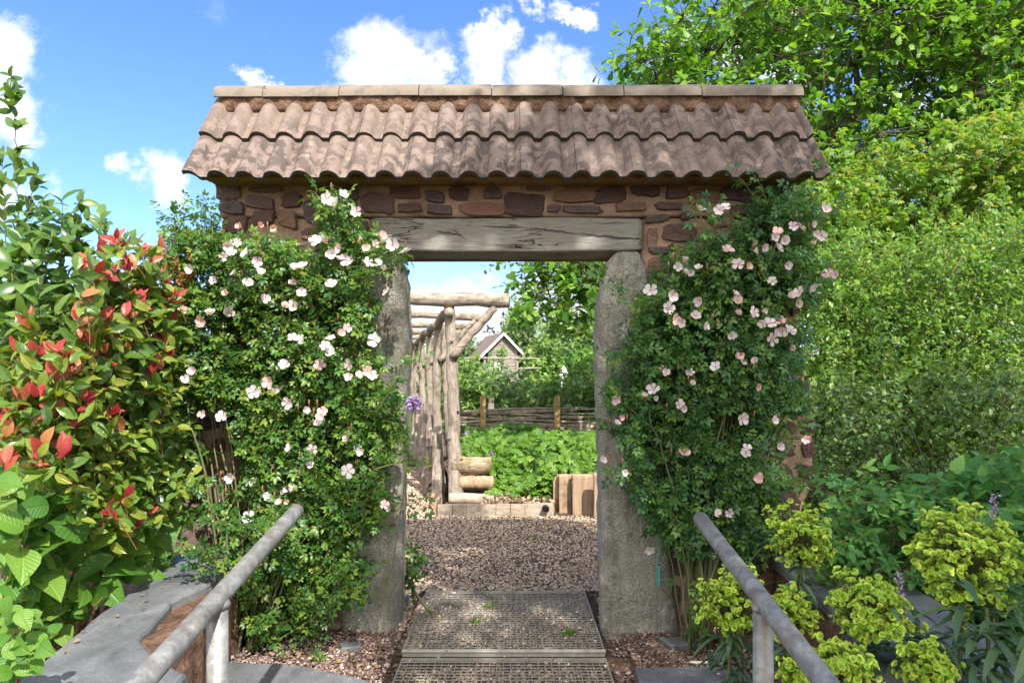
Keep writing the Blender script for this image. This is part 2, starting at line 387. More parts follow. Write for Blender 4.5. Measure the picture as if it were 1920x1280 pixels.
def spray(p, d, L, k, T, size, spread=.9, up=.6, nrm=(0,-.3,.5), vr=.3, jit=.25, twr=.002, sag=.15):
    """leaves set along n twigs; returns leaf pack, twig pack"""
    n = len(p); d = norm(d); L = np.broadcast_to(np.asarray(L,float), (n,))
    t = (np.arange(k)+.6)/k
    pos = p[:,None,:]+d[:,None,:]*(L[:,None]*t[None])[:,:,None]
    pos[:,:,2] -= sag*L[:,None]*(t[None]**2)
    u = norm(np.cross(d, [.13,.21,1.])); v = np.cross(d, u)
    ph = np.arange(k)[None]*2.4+R.rand(n,1)*6.28
    rad = np.cos(ph)[:,:,None]*u[:,None]+np.sin(ph)[:,:,None]*v[:,None]
    D = d[:,None]*(1.1-spread+t[None,:,None]*.7)+rad*spread+R.normal(size=(n,k,3))*jit
    D[:,:,2] -= .1
    N = np.array(nrm)[None,None]+up*np.array([0,0,1.])+R.normal(size=(n,k,3))*.45
    sz = size*(1+vr*np.clip(R.normal(size=(n,k)),-2,1.6))
    lp = instance(T, D.reshape(-1,3), N.reshape(-1,3), pos.reshape(-1,3), sz.ravel())
    tw = prisms(p, p+d*L[:,None]-np.array([0,0,1.])*(sag*L)[:,None], twr, twr*.5)
    return lp, tw
def inpoly(pt, poly):
    x, y = pt[:,0], pt[:,1]; inside = np.zeros(len(pt), bool); n = len(poly); j = n-1
    for i in range(n):
        xi, yi = poly[i]; xj, yj = poly[j]
        c = ((yi > y) != (yj > y)) & (x < (xj-xi)*(y-yi)/((yj-yi) if yj != yi else 1e-9)+xi)
        inside ^= c; j = i
    return inside
def sample(poly, n, gap=-9, sc=.02, seed=0):
    poly = np.array(poly, float); lo, hi = poly.min(0), poly.max(0); out = []; tot = 0
    while tot < n:
        q = lo+R.rand(n*2,2)*(hi-lo); q = q[inpoly(q, poly)]
        if gap > -5: q = q[sn(np.concatenate([q, 0*q[:,:1]], 1), sc, seed) > gap]
        out.append(q); tot += len(q)
    q = np.concatenate(out)[:n]; z3 = np.concatenate([q, 0*q[:,:1]], 1)
    s_ = min(20., .06*(hi-lo).min())
    return q+s_*np.stack([sn(z3,.021,seed+1)+.5*sn(z3,.09,seed), sn(z3,.021,seed+7)+.5*sn(z3,.09,seed+2)],1)
def clear(px, d): return np.where(px < 420, np.maximum(d, 1.72*F/(960-np.minimum(px,420))+.02+.45*(d-np.min(d))), d)
def curve(a, b, bend, n=7):
    a = np.asarray(a,float); b = np.asarray(b,float); t = np.linspace(0,1,n)[:,None]
    m = (a+b)/2+np.asarray(bend,float)
    return (1-t)**2*a+2*t*(1-t)*m+t*t*b

# ------------------------------------------------------------------ world, sun, camera
sel = math.asin(SUN[2]); 
def make_world():
    g = G('World', True); scene.world = g.m
    sky = g.n('TexSky', {'sky_type': 'NISHITA', 'sun_disc': False, 'sun_elevation': sel, 'sun_rotation': math.atan2(SUN[0], SUN[1]),
              'air_density': 1.0, 'dust_density': .25, 'ozone_density': 5.0}).outputs[0]
    d = g.n('TexCoord').outputs['Generated']
    s = g.n('SeparateXYZ', Vector=d)
    y = g.math('MAXIMUM', s.outputs[1], .05)
    p = g.n('CombineXYZ', X=g.math('DIVIDE', s.outputs[0], y), Y=g.math('DIVIDE', s.outputs[2], y)).outputs[0]
    nz = g.n('TexNoise', Vector=p, Scale=7., Detail=8., Roughness=.62)
    off = g.vmath('MULTIPLY', g.vmath('SUBTRACT', nz.outputs['Color'], (.5,.5,.5)), (.30,.24,0))
    q = g.vmath('ADD', p, off)
    clouds = [(-10,70,95,75), (5,190,75,60), (15,345,75,45), (300,325,55,62), (478,150,36,26), (735,85,85,60), (700,150,120,45), (790,110,40,50), (900,95,62,38), (940,75,50,30),
              (1010,150,120,48), (1045,50,42,18), (905,610,150,62), (1060,590,130,78), (780,660,200,40), (1300,560,300,80), (1400,90,160,60), (1750,70,120,60), (1690,190,100,50), (420,690,200,34)]
    m = None
    for cx, cy, rx, ry in clouds:
        c = ((cx-960)/F, (HZ-cy)/F, 0)
        e = g.vmath('MULTIPLY', g.vmath('SUBTRACT', q, c), (F/rx, F/ry, 0))
        l = g.n('VectorMath', {'operation': 'LENGTH'}, i0=e).outputs['Value']
        k = g.n('MapRange', {'interpolation_type': 'SMOOTHSTEP'}, Value=l, From_Min=1.2, From_Max=.4, To_Min=0., To_Max=1.).outputs[0]
        m = k if m is None else g.math('MAXIMUM', m, k)
    wisp = g.ramp(g.n('TexNoise', Vector=g.mapv(p, (1,1.6,1)), Scale=3., Detail=9., Roughness=.66).outputs['Fac'], [(.60,0), (.78,.35)])
    m = g.math('MULTIPLY', g.math('MAXIMUM', m, wisp), g.ramp(s.outputs[1], [(0,0), (.1,1)]))
    back = g.ramp(g.n('TexNoise', Vector=d, Scale=2.6, Detail=7., Roughness=.6).outputs['Fac'], [(.36,0), (.48,1)])  # unseen bright clouds behind the camera, added to fill the gate's shaded front
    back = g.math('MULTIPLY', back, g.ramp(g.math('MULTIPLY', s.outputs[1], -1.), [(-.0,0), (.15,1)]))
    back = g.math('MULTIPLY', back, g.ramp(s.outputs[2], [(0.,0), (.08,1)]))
    m = g.math('MINIMUM', m, .97)
    shade = g.ramp(g.n('TexNoise', Vector=q, Scale=9., Detail=6., Roughness=.55).outputs['Fac'], [(.35,(.58,.62,.7)), (.62,(.95,.97,1))])
    hsv = g.n('HueSaturation', Color=sky, Saturation=1.12, Value=1.0).outputs[0]
    hsv = g.mix(1., hsv, (.9,.84,1.04), 'MULTIPLY')
    bg1 = g.n('Background', Color=hsv, Strength=.10).outputs[0]
    bg2 = g.n('Background', Color=shade, Strength=.48).outputs[0]
    o = g.nt.nodes.new('ShaderNodeOutputWorld'); bg_fill = g.n('Background', Color=(1,.97,.93), Strength=.82).outputs[0]
    g.nt.links.new(g.n('MixShader', Fac=back, i1=g.n('MixShader', Fac=m, i1=bg1, i2=bg2).outputs[0], i2=bg_fill).outputs[0], o.inputs[0])
make_world()
sl = bpy.data.lights.new('sun', 'SUN'); sl.energy = 2.9; sl.angle = math.radians(.55); sl.color = (1,.955,.88)
so = bpy.data.objects.new('sun', sl); C.objects.link(so); so.rotation_euler = Vector(-SUN).to_track_quat('-Z','Y').to_euler()
cam = bpy.data.cameras.new('camera'); cam.lens = 24; cam.sensor_width = 36; cam.sensor_fit = 'HORIZONTAL'; cam.shift_y = (HZ-640)/1920; cam.clip_end = 2000; cam.clip_start = .05
co = bpy.data.objects.new('camera', cam); C.objects.link(co); co.location = (0,0,H); co.rotation_euler = (math.pi/2,0,0); scene.camera = co
scene.view_settings.view_transform = 'Standard'; scene.view_settings.look = 'None'; scene.view_settings.exposure = 1.7; scene.view_settings.gamma = 1
scene.render.resolution_x = 1024; scene.render.resolution_y = 682
try: scene.cycles.max_bounces = 6; scene.cycles.transmission_bounces = 4; scene.cycles.diffuse_bounces = 4
except Exception: pass

# ------------------------------------------------------------------ ground
def gz(x, y):
    x = np.asarray(x,float); y = np.asarray(y,float)
    z = np.where(y < 3.3, -(3.3-np.maximum(y,-6))*.15, 0.)
    side = np.clip((np.abs(x+.1)-1.1)/.8, 0, 1)
    z = z*(1-side)+side*np.where(y < 4, -.02, .0)
    z = z+np.clip((y-12)/26, 0, 1)*1.0*np.where(x > -2, 1, .6)
    under = (np.abs(x-.0) < .62) & (y > 1.5) & (y < 4.63)
    return z-np.where(under, np.where(y < 3.62, .065, .03), 0)
def make_ground():
    xs = np.unique(np.concatenate([-np.geomspace(3,260,22), np.linspace(-3,3,61), np.geomspace(3,260,22)]))
    ys = np.unique(np.concatenate([-np.geomspace(1,120,16), np.linspace(-1,13,85), np.geomspace(13,420,30)]))
    X, Y = np.meshgrid(xs, ys); Z = gz(X, Y)
    Z = Z+.012*sn(np.stack([X.ravel(),Y.ravel(),0*X.ravel()],1), 1.5).reshape(X.shape)
    V = np.stack([X.ravel(),Y.ravel(),Z.ravel()],1); nx = len(xs); ny = len(ys)
    i = np.arange((nx-1)*(ny-1)); r = i//(nx-1); c = i%(nx-1); a = r*nx+c
    o = link('ground', raw_mesh('ground', V, np.stack([a,a+1,a+1+nx,a+nx],1), mats=[M['ground']], smooth=True))
    tag(o, kind='structure')
make_ground()
# little stones: deformed octahedron-like pebble
_phi = 1.618; _ic = norm(np.array([(-1,_phi,0),(1,_phi,0),(-1,-_phi,0),(1,-_phi,0),(0,-1,_phi),(0,1,_phi),(0,-1,-_phi),(0,1,-_phi),(_phi,0,-1),(_phi,0,1),(-_phi,0,-1),(-_phi,0,1)], float))
_if = np.array([(0,11,5),(0,5,1),(0,1,7),(0,7,10),(0,10,11),(1,5,9),(5,11,4),(11,10,2),(10,7,6),(7,1,8),(3,9,4),(3,4,2),(3,2,6),(3,6,8),(3,8,9),(4,9,5),(2,4,11),(6,2,10),(8,6,7),(9,8,1)])
def pebbles(xy, smin, smax, lift=0.):
    n = len(xy); sz = smin+(smax-smin)*R.rand(n)**1.8
    z = gz(xy[:,0], xy[:,1])+lift+sz*.12+R.rand(n)*smin*.7
    pos = np.stack([xy[:,0],xy[:,1],z],1)
    V = np.tile(_ic, (n,1,1))*(1+R.uniform(-.22,.22,(n,12,1)))*np.stack([np.ones(n), R.uniform(.6,1,n), R.uniform(.35,.65,n)],1)[:,None,:]
    D = R.normal(size=(n,3)); D[:,2] *= .3; N = R.normal(size=(n,3))*.35+[0,0,1]
    W = np.einsum('nij,nkj->nki', frames(D, N), V)*(sz*.5)[:,None,None]+pos[:,None]
    return W.reshape(-1,3), (_if[None]+(np.arange(n)*12)[:,None,None]).reshape(-1,3), np.repeat(R.rand(n), 12)[:,None]*np.ones((1,3))
def gravel():
    n = 52000
    d = 3.9+(R.rand(n)**1.25)*7.2; x = R.uniform(-1.,1., n)
    xl = np.where(d < 4.4, -.75, -.95-.16*(d-4.4)-.25); xr = np.where(d < 4.4, .7, np.where(d < 6.9, .72+.12*(d-4.4), 9))
    x = xl+(x*.5+.5)*(np.minimum(xr, 1.05)-xl)
    # only left of the bed beyond the edging board
    lim = np.where(d > 7.15, -.78-.19*(d-7.15), 1.2)
    k = (x < lim) & ~((np.abs(x) < .56) & (d < 4.62)); 
    o = leaves_obj('gravel', M['gravel'], [pebbles(np.stack([x[k],d[k]],1), .011, .03)])
    tag(o, kind='stuff')
    q = []
    for x0,x1,n in ((-1.45,-.56,17000), (.52,1.5,17000)):
        q.append(np.stack([R.uniform(x0,x1,n), R.uniform(2.5,4.25,n)],1))
    u_ = np.stack([R.uniform(-.56,.48,9000), R.uniform(2.5,4.6,9000)],1)
    tag(leaves_obj('gravel_under_grate', M['gravel'], [pebbles(u_, .009,.02), pebbles(u_[:260]+[0,0], .015,.028,.03)]), kind='stuff')
    o = leaves_obj('grit', M['grit'], [pebbles(np.concatenate(q), .007, .019), pebbles(np.concatenate(q)[::22], .02, .034)])
    tag(o, kind='stuff')
gravel()

# ------------------------------------------------------------------ the gateway
D0 = 3.93
def loft(levels, m=56, amp=.01, sc=6., seed=0, mi=0, mb=None, axis='z', r=None):
    """levels: (t, a0,a1,b0,b1, expo): section rectangle in (x,y) at height t (or (y,z) at x=t)"""
    mb = mb or MB(); V = []; n = len(levels)
    ang = np.linspace(0, 2*math.pi, m, endpoint=False)+.01
    for t,a0,a1,b0,b1,e in levels:
        c, s = np.cos(ang), np.sin(ang); k = 2./e
        a = (a0+a1)/2+(a1-a0)/2*np.sign(c)*np.abs(c)**k; b = (b0+b1)/2+(b1-b0)/2*np.sign(s)*np.abs(s)**k
        tt = np.full(m, float(t))
        Q = np.stack([a,b,tt],1) if axis == 'z' else np.stack([tt,a,b],1)
        cen = np.array([(a0+a1)/2,(b0+b1)/2,t]) if axis == 'z' else np.array([t,(a0+a1)/2,(b0+b1)/2])
        nn = norm(Q-cen); Q = Q+nn*(sn(Q, sc, seed)*amp+sn(Q, sc*3.1, seed+5)*amp*.4)[:,None]
        V.append(Q)
    V = np.concatenate(V)
    Fs = [(i*m+k, i*m+(k+1)%m, (i+1)*m+(k+1)%m, (i+1)*m+k) for i in range(n-1) for k in range(m)]
    if axis != 'z': pass
    Fs += [tuple(range(m))[::-1], tuple(range((n-1)*m, n*m))]
    mb.add(V, Fs, mi, r); return mb
def interp(tab, t):
    tab = np.array(tab, float); return np.interp(t, tab[:,0], tab[:,1])
WX = lambda px, d=D0: (px-960)/F*d
WZ = lambda py, d=D0: H+(HZ-py)/F*d
gate = thing('stone_gateway', (0,4.13,0), 'red sandstone rubble gateway with tiled roof over the gravel path', 'gateway')
def make_wall():
    mb = MB()
    zl = np.linspace(-.05, 2.36, 60)
    eL = [(WZ(1200),WX(395)), (WZ(960),WX(362)), (WZ(760),WX(362)), (WZ(640),WX(398)), (WZ(350),WX(412))][::1]
    eR = [(WZ(1200),WX(1440)), (WZ(960),WX(1505)), (WZ(900),WX(1528)), (WZ(760),WX(1528)), (WZ(680),WX(1498)), (WZ(350),WX(1500))]
    eL.sort(); eR.sort()
    loft([(z, interp(eL,z), -.80, D0+.0, 4.36, 12) for z in zl], 120, .014, 5., 1, 0, mb, r=.5)
    loft([(z, .74, interp(eR,z), D0+.0, 4.36, 12) for z in zl], 120, .014, 5., 2, 0, mb, r=.5)
    loft([(x, D0, 4.36, 2.372, 2.62, 12) for x in np.linspace(WX(412), WX(1500), 90)], 70, .010, 5., 3, 0, mb, 'x', r=.5)
    # gable infill beneath the tiles
    for x0, x1 in ((-1.69,1.64),):
        V = [(x0,3.82,2.56),(x0,4.44,2.56),(x0,4.13,3.05),(x1,3.82,2.56),(x1,4.44,2.56),(x1,4.13,3.05)]
        mb.add(V, [(0,1,2),(5,4,3),(0,2,5,3),(2,1,4,5),(1,0,3,4)], 0, .5)
    boxes = [(408,450,343,377),(468,527,343,362),(412,458,378,402),(463,517,369,393),(527,568,364,390),(472,515,394,424),(522,558,397,428),
     (570,617,380,421),(567,600,427,451),(677,740,362,401),(728,790,352,373),(745,790,381,399),(797,833,360,380),(800,847,385,402),(842,878,350,378),
     (862,953,381,404),(907,940,355,374),(948,1023,361,407),(987,1033,348,360),(1025,1050,386,399),(1040,1117,358,380),(1057,1127,387,401),
     (1118,1173,350,381),(1182,1237,348,369),(1153,1212,381,397),(1230,1275,380,395),(1248,1288,348,374),(1290,1347,355,385),(1353,1427,351,380),
     (1210,1253,404,419),(1275,1293,398,414),(1213,1232,428,465),(1243,1302,421,455),(1317,1343,430,452),(1332,1370,401,428),(1217,1267,464,477),
     (1367,1427,386,404),(1212,1262,482,514),(1219,1242,518,552),(1432,1492,352,384),(1434,1490,389,420),(1375,1430,410,446),(1440,1496,425,458),
     (582,640,352,374),(640,674,352,376),(625,672,382,405),(420,466,407,438),(606,650,428,452),(655,690,412,440),(560,600,455,480),(610,670,458,485)]
    done = [(WX(a),WX(b),WZ(d),WZ(c)) for a,b,c,d in boxes]
    auto = []
    for x0, x1, tab, sgn_ in ((None,-.84,eL,0), (.78,None,eR,1)):
        z = .02
        while z < 2.25:
            h = R.uniform(.075,.15) if z > .9 else R.uniform(.1,.2)
            a = (interp(tab,z+.05)-.01) if x0 is None else x0; b = (interp(tab,z+.05)+.01) if x1 is None else x1
            x = a-R.rand()*.03
            while x < b-.04:
                w = min(R.uniform(.1,.26), b-x)
                hh = h*R.uniform(.75,1.)
                auto.append((x+.012, x+w-.012, z+.01, z+hh-.01)); x += w+R.uniform(.0,.02)
            z += h
    for q in auto:
        if not any(q[0] < d[1]+.008 and q[1] > d[0]-.008 and q[2] < d[3]+.006 and q[3] > d[2]-.006 for d in done): done.append(q)
    def stone(cx, cz, w, h, yf, sgn=-1):
        n = 18; ang = np.linspace(0,2*math.pi,n,endpoint=False)+R.rand()*.3
        e = R.uniform(2.6,5.5); k = 2/e; c, s = np.cos(ang), np.sin(ang)
        X = np.sign(c)*np.abs(c)**k*w/2; Z = np.sign(s)*np.abs(s)**k*h/2
        j = 1+R.uniform(-.12,.12,n)+.1*np.sin(ang*2+R.rand()*6)*R.rand()
        sh = R.uniform(-.22,.22)
        X, Z = X*j, Z*j+X*j*sh*min(1,h/w)
        pr = R.uniform(.01,.03); V = []; ta, tb = R.uniform(-.1,.1,2)
        for f, dd in ((1.02,-.1),(1.0,.55),(.94,.9),(.78,1.),(.5,1.03),(.22,1.)):
            nzv = R.uniform(-.0035,.0035,n) if f < .95 else np.zeros(n)
            V.append(np.stack([cx+X*f, yf+sgn*(pr*dd+nzv+(X*ta+Z*tb)*f*(dd > .3)), cz+Z*f],1))
        V = np.concatenate(V+[np.array([[cx,yf+sgn*pr,cz]])]); Fs = []
        for r_ in range(5):
            for q in range(n): a = r_*n+q; b = r_*n+(q+1)%n; Fs.append((a,b,b+n,a+n) if sgn < 0 else (a,a+n,b+n,b))
        for q in range(n): Fs.append((5*n+q, 5*n+(q+1)%n, 6*n))
        mb.add(V, Fs, 1, R.rand()**1.2)
    for a,b,c,d in done:
        stone((a+b)/2, (c+d)/2, b-a, d-c, D0-.004)
        if R.rand() < .9: stone((a+b)/2, (c+d)/2, b-a, d-c, 4.364, 1)
    o = mb.build('wall', [M['mortar'], M['stone']], gate, smooth=True)
    md = o.modifiers.new('edges', 'EDGE_SPLIT'); md.split_angle = math.radians(28)
make_wall()
def make_jambs():
    L = [(WZ(1195),-.99,WX(741,3.9)), (WZ(1100),-.985,WX(746,3.9)), (WZ(900),-.97,WX(754,3.9)), (WZ(740),-.97,WX(761,3.9)), (WZ(620),-.95,WX(766,3.9)), (WZ(530),-.93,WX(764,3.9)), (WZ(495),-.9,WX(757,3.9)), (WZ(477),-.86,WX(744,3.9))]
    Rr = [(WZ(1195),WX(1130,3.9),WX(1278,3.9)), (WZ(1100),WX(1125,3.9),WX(1262,3.9)), (WZ(900),WX(1123,3.9),WX(1250,3.9)), (WZ(760),WX(1119,3.9),WX(1240,3.9)), (WZ(650),WX(1116,3.9),WX(1233,3.9)), (WZ(580),WX(1119,3.9),WX(1226,3.9)), (WZ(520),WX(1130,3.9),WX(1218,3.9)), (WZ(490),WX(1140,3.9),WX(1210,3.9)), (WZ(475),WX(1155,3.9),WX(1200,3.9))]
    for tab, sd, lab in ((L,11,'grey granite slab standing under the left end of the lintel'), (Rr,12,'mottled granite slab standing under the right end of the lintel')):
        t = np.array(sorted(tab)); zs = np.linspace(t[0,0]-.05, t[-1,0], 90)
        lv = []
        for z in zs:
            f = min(1., (zs[-1]-z)/.1+.55)
            lv.append((z, np.interp(z,t[:,0],t[:,1]), np.interp(z,t[:,0],t[:,2]), 3.86+.03*(1-f), 4.16-.03*(1-f), 5))
        o = loft(lv, 72, .018, 4., sd, 0).build('jamb_stone', M['granite'], gate, smooth=True); o['label'] = lab
make_jambs()
def make_lintel():
    xs = np.linspace(-.807,.746,60); lv = []
    for i, x in enumerate(xs):
        e = .006 if i in (0,59) else 0
        zb = 2.172-.010*math.cos((x+.03)*2.)+.004; zt = 2.362+.004*math.sin(x*5)
        lv.append((x, 3.905+e, 4.17-e, zb+e, zt-e, 16))
    o = loft(lv, 64, .0035, 4., 21, 0, None, 'x').build('lintel', M['oak'], gate, smooth=True)
    # rear beam, warmer wood, and a couple of real shakes on the face
    mb = MB(); mb.box((-.80,4.172,2.185),(.74,4.35,2.36), jit=.003); mb.build('rear_lintel', M['lintel_under'], gate)
    mb = MB()
    def crack(pts, w):
        n = len(pts); V = []
        for i,(px,py) in enumerate(pts):
            ww = w*math.sin(math.pi*(i+.25)/(n-.5))/F*D0/2
            x = WX(px,3.903); z = WZ(py,3.903)
            V += [(x,3.899,z+ww),(x,3.899,z-ww),(x,3.93,z)]
        mb.add(V, [f for i in range(n-1) for f in ((3*i,3*i+3,3*i+4,3*i+1),)], 0, 0)
    def jag(a, b, n=12, am=1.2): return [(a[0]+(b[0]-a[0])*i/n, a[1]+(b[1]-a[1])*i/n+R.uniform(-am,am)) for i in range(n+1)]
    crack(jag((905,424),(985,427)), 2.2); crack(jag((985,427),(1085,438)), 3.); crack(jag((1083,437),(1202,450)), 3.6)
    crack(jag((815,432),(866,441)), 3.); crack(jag((846,430),(872,447),8,2), 2.2); crack(jag((1100,420),(1190,417)), 1.2); crack(jag((720,452),(790,456)), 1.2); crack(jag((900,458),(1010,461)), 1.2)
    k = mb.build('crack', M['dark'], None); k.parent = o
    k.matrix_parent_inverse = Matrix.Identity(4)
make_lintel()
def make_roof():
    ye, ze, yr, zr = 3.70, 2.508, 4.13, 3.118
    SL = math.hypot(yr-ye, zr-ze); s = np.array([0,(yr-ye)/SL,(zr-ze)/SL]); nn = np.array([0,-s[2],s[1]])
    mb = MB(); x0 = -1.768; W = .3022
    def prof(x):
        u = (x+1.59+.0755)%.151-.0755
        return (lambda q: .044*q**.62*(1-.25*np.exp(-((q-0.)/.12)**2)))(np.clip(1-(u/.054)**2,0,1))
    def course(v0, v1, shift, back):
        x = x0+shift; k = 0
        while x < 1.70:
            xe = min(x+W, 1.706); nu = 28; nv = 7
            if k == 0 and shift: pass
            xa = np.linspace(max(x,x0)+.0012, xe-.0012, nu); va = np.linspace(v0,v1,nv)
            dz = R.uniform(-.003,.003); sk = R.uniform(-.003,.003); dv = R.uniform(-.005,.005)
            X, Vv = np.meshgrid(xa, va); Vv = Vv+(1-(Vv-v0)/(v1-v0))*(dv+sk*(X-x)/W)
            t = (Vv-v0)/(v1-v0)
            off = prof(X)+.029*(1-t)+dz+.0018*sn(np.stack([X.ravel()*9,Vv.ravel()*9,0*X.ravel()],1),1.).reshape(X.shape)
            out = []
            for th in (0,.024):
                o_ = off-th
                Q = np.array([0,ye,ze])+Vv[...,None]*s+o_[...,None]*nn; Q[...,0] = X
                if back: Q[...,1] = 2*yr-Q[...,1]
                out.append(Q.reshape(-1,3))
            n1 = nu*nv; V = np.concatenate(out); Fs = []
            for j in range(nv-1):
                for i in range(nu-1):
                    a = j*nu+i; q = (a,a+1,a+1+nu,a+nu); Fs.append(q if not back else q[::-1]); q2 = tuple(n1+z for z in q); Fs.append(q2[::-1] if not back else q2)
            eb = []
            for i in range(nu-1):
                eb.append(len(Fs)); Fs.append((n1+i,n1+i+1,i+1,i)); a = (nv-1)*nu+i; Fs.append((a,a+1,n1+a+1,n1+a))
            for j in range(nv-1):
                a = j*nu; Fs.append((a,a+nu,n1+a+nu,n1+a)); a = j*nu+nu-1; Fs.append((n1+a,n1+a+nu,a+nu,a))
            k0 = len(mb.mi); mb.add(V, Fs, 0, R.rand())
            for e_ in eb: mb.mi[k0+e_] = 1
            x = xe if x >= x0-.2 and k else x+W; k += 1
            if xe >= 1.706: break
    for back in (False, True):
        course(.0,.405,.0,back); course(.345,.72,.0,back)
    roof = mb.build('roof', [M['tile'], M['mossedge']], gate, smooth=True)
    md = roof.modifiers.new('edges', 'EDGE_SPLIT'); md.split_angle = math.radians(50)
    # ridge tiles: half round caps in a row
    xs = [-1.762,-1.47,-1.02,-.55,-.12,.3,.66,1.12,1.722]
    for i in range(len(xs)-1):
        m2 = MB(); a, b = xs[i]+.003, xs[i+1]-.003; th = np.linspace(-1.62,1.62,15); dz = R.uniform(-.004,.004)
        V = []; nseg = 7
        for xx in np.linspace(a,b,nseg):
            for rr in (.112,.095):
                for t_ in th: V.append((xx, 4.13+rr*math.sin(t_)*1.0, 3.108+dz+(xx-a)*.006+rr*math.cos(t_)*.84+R.uniform(-.0008,.0008)))
        n = 15; st = 2*n; Fs = []
        for g_ in range(nseg-1):
            for j in range(n-1):
                p0 = g_*st+j; Fs += [(p0,p0+1,p0+1+st,p0+st), (p0+n,p0+n+st,p0+n+1+st,p0+n+1)]
            Fs += [(g_*st,g_*st+st,g_*st+st+n,g_*st+n), (g_*st+n-1,g_*st+2*n-1,g_*st+st+2*n-1,g_*st+st+n-1)]
        for g_ in (0,nseg-1):
            for j in range(n-1): p0 = g_*st+j; Fs.append((p0,p0+n,p0+n+1,p0+1) if g_ == 0 else (p0,p0+1,p0+n+1,p0+n))
        m2.add(V, Fs, 0, R.rand()); o = m2.build('ridge_tile', M['ridge'], None, smooth=True); o.parent = roof
        md = o.modifiers.new('edges', 'EDGE_SPLIT'); md.split_angle = math.radians(40)
    m3 = loft([(x, 4.035+R.uniform(-.006,.006), 4.225, 3.02, 3.165, 5) for x in np.linspace(-1.735,1.695,160)], 30, .012, 11., 31, 0, None, 'x')
    k = m3.build('ridge_mortar', M['rough'], None, smooth=True); k.parent = roof
    m4 = MB(); m4.box((-1.70,3.745,2.545),(1.64,3.84,2.562), r=.2); m4.box((-1.695,3.843,2.547),(1.635,3.935,2.565), r=.6)
    m4.box((-1.70,4.34,2.545),(1.64,4.515,2.562), r=.2)
    m4.build('eave_board', M['soffit'], gate)
make_roof()

# ------------------------------------------------------------------ grates, rails, slate, low walls
def grate(y0, y1, z, label):
    t = thing('floor_grate', (0,(y0+y1)/2,z), label, 'grate', 'steel grates laid through the gateway')
    xa, xb = -.578, .492; bars = MB(); fr = MB()
    for x in np.linspace(xa+.006, xb-.006, 31)[1:-1]: bars.box((x-.0016,y0+.004,z-.004),(x+.0016,y1-.004,z+.0005))
    ny = int((y1-y0)/.034)
    for y in np.linspace(y0, y1, ny+1)[1:-1]: bars.box((xa+.004,y-.0017,z-.0075),(xb-.004,y+.0017,z-.0035))
    for a, b in (((xa,y0,z-.02),(xa+.005,y1,z+.003)), ((xb-.005,y0,z-.02),(xb,y1,z+.003)), ((xa+.005,y1-.005,z-.02),(xb-.005,y1,z+.003))): fr.box(a,b)
    bars.build('grid', M['grate'], t); fr.build('frame', M['grate'], t)
    n = MB(); n.tube([(xa-.004,y0-.012,z-.008),(xb+.004,y0-.012,z-.008)], .0125, 8); n.box((xa,y0-.02,z-.035),(xb,y0-.012,z-.012)); n.build('nosing', M['grate'], t, smooth=False)
grate(3.63, 4.62, .006, 'flat steel floor grate nearest the gravel between the granite slabs')
grate(2.60, 3.58, -.025, 'lower steel floor grate nearest the handrails')
def rail(px, py, px_post, label, side):
    a = P(px,py,2.6); k = .157; pts = [a+np.array([0,-t,-k*t]) for t in np.linspace(0,3.4,18)]
    t = thing('handrail', (a[0],1.9,-.3), label, 'handrail')
    m = MB(); q = [a+np.array([0,.016,.0025]), a+np.array([0,.010,.0015])]+pts; rr = [.012,.0215]+[.0275]*18
    m.tube(q, rr, 28, wob=.004); r_ = m.build('rail', M['galv'], t, smooth=True)
    d = a[0]*F/(px_post-960); zt = a[2]-k*(2.6-d); m = MB()
    m.tube([(a[0],d,-.35),(a[0],d,0),(a[0],d,zt-.004)], [.03,.03,.028], 24, wob=.003); m.build('post', M['galv'], t, smooth=True)
    m = MB(); m.tube([(a[0],d,zt-.03),(a[0],d,zt-.018),(a[0],d,zt-.006)], [.029,.034,.031], 20, wob=.03); m.build('weld', M['galv'], t, smooth=True)
rail(556,957,408,'mottled grey steel handrail left of the floor grates', -1)
rail(1313,972,1431,'mottled grey steel handrail right of the floor grates', 1)
def slab(name, poly, zt, th, bev, mat, parent=None, wav=.006, seed=0):
    poly = np.array(poly,float); out = []
    for i in range(len(poly)):
        a, b = poly[i], poly[(i+1)%len(poly)]; k = max(2,int(np.linalg.norm(b-a)/.05))
        out += [a+(b-a)*j/k for j in range(k)]
    Q = np.array(out); n = len(Q)
    Q = Q+.008*np.stack([sn(np.c_[Q,0*Q[:,0]],7,seed), sn(np.c_[Q,0*Q[:,0]],7,seed+3)],1)
    T = np.roll(Q,-1,0)-np.roll(Q,1,0); Nn = np.stack([T[:,1],-T[:,0]],1); Nn /= np.linalg.norm(Nn,axis=1)[:,None]+1e-9
    ar = .5*np.sum(Q[:,0]*np.roll(Q[:,1],-1)-Q[:,1]*np.roll(Q[:,0],-1))
    if ar < 0: Nn = -Nn
    mb = MB(); V = []
    for ins, z in ((0,zt-th),(0,zt-bev),(bev*.4,zt-bev*.3),(bev,zt)):
        q = Q-Nn*ins; V.append(np.c_[q, z+wav*sn(np.c_[q,0*q[:,0]],3.,seed)])
    V = np.concatenate(V); Fs = []
    for r_ in range(3):
        for i in range(n): a = r_*n+i; b = r_*n+(i+1)%n; Fs.append((a,b,b+n,a+n) if ar > 0 else (a,a+n,b+n,b))
    Fs.append(tuple(range(3*n,4*n)) if ar > 0 else tuple(range(3*n,4*n))[::-1]); Fs.append(tuple(range(n))[::-1] if ar > 0 else tuple(range(n)))
    mb.add(V, Fs); return mb.build(name, mat, parent, smooth=False)
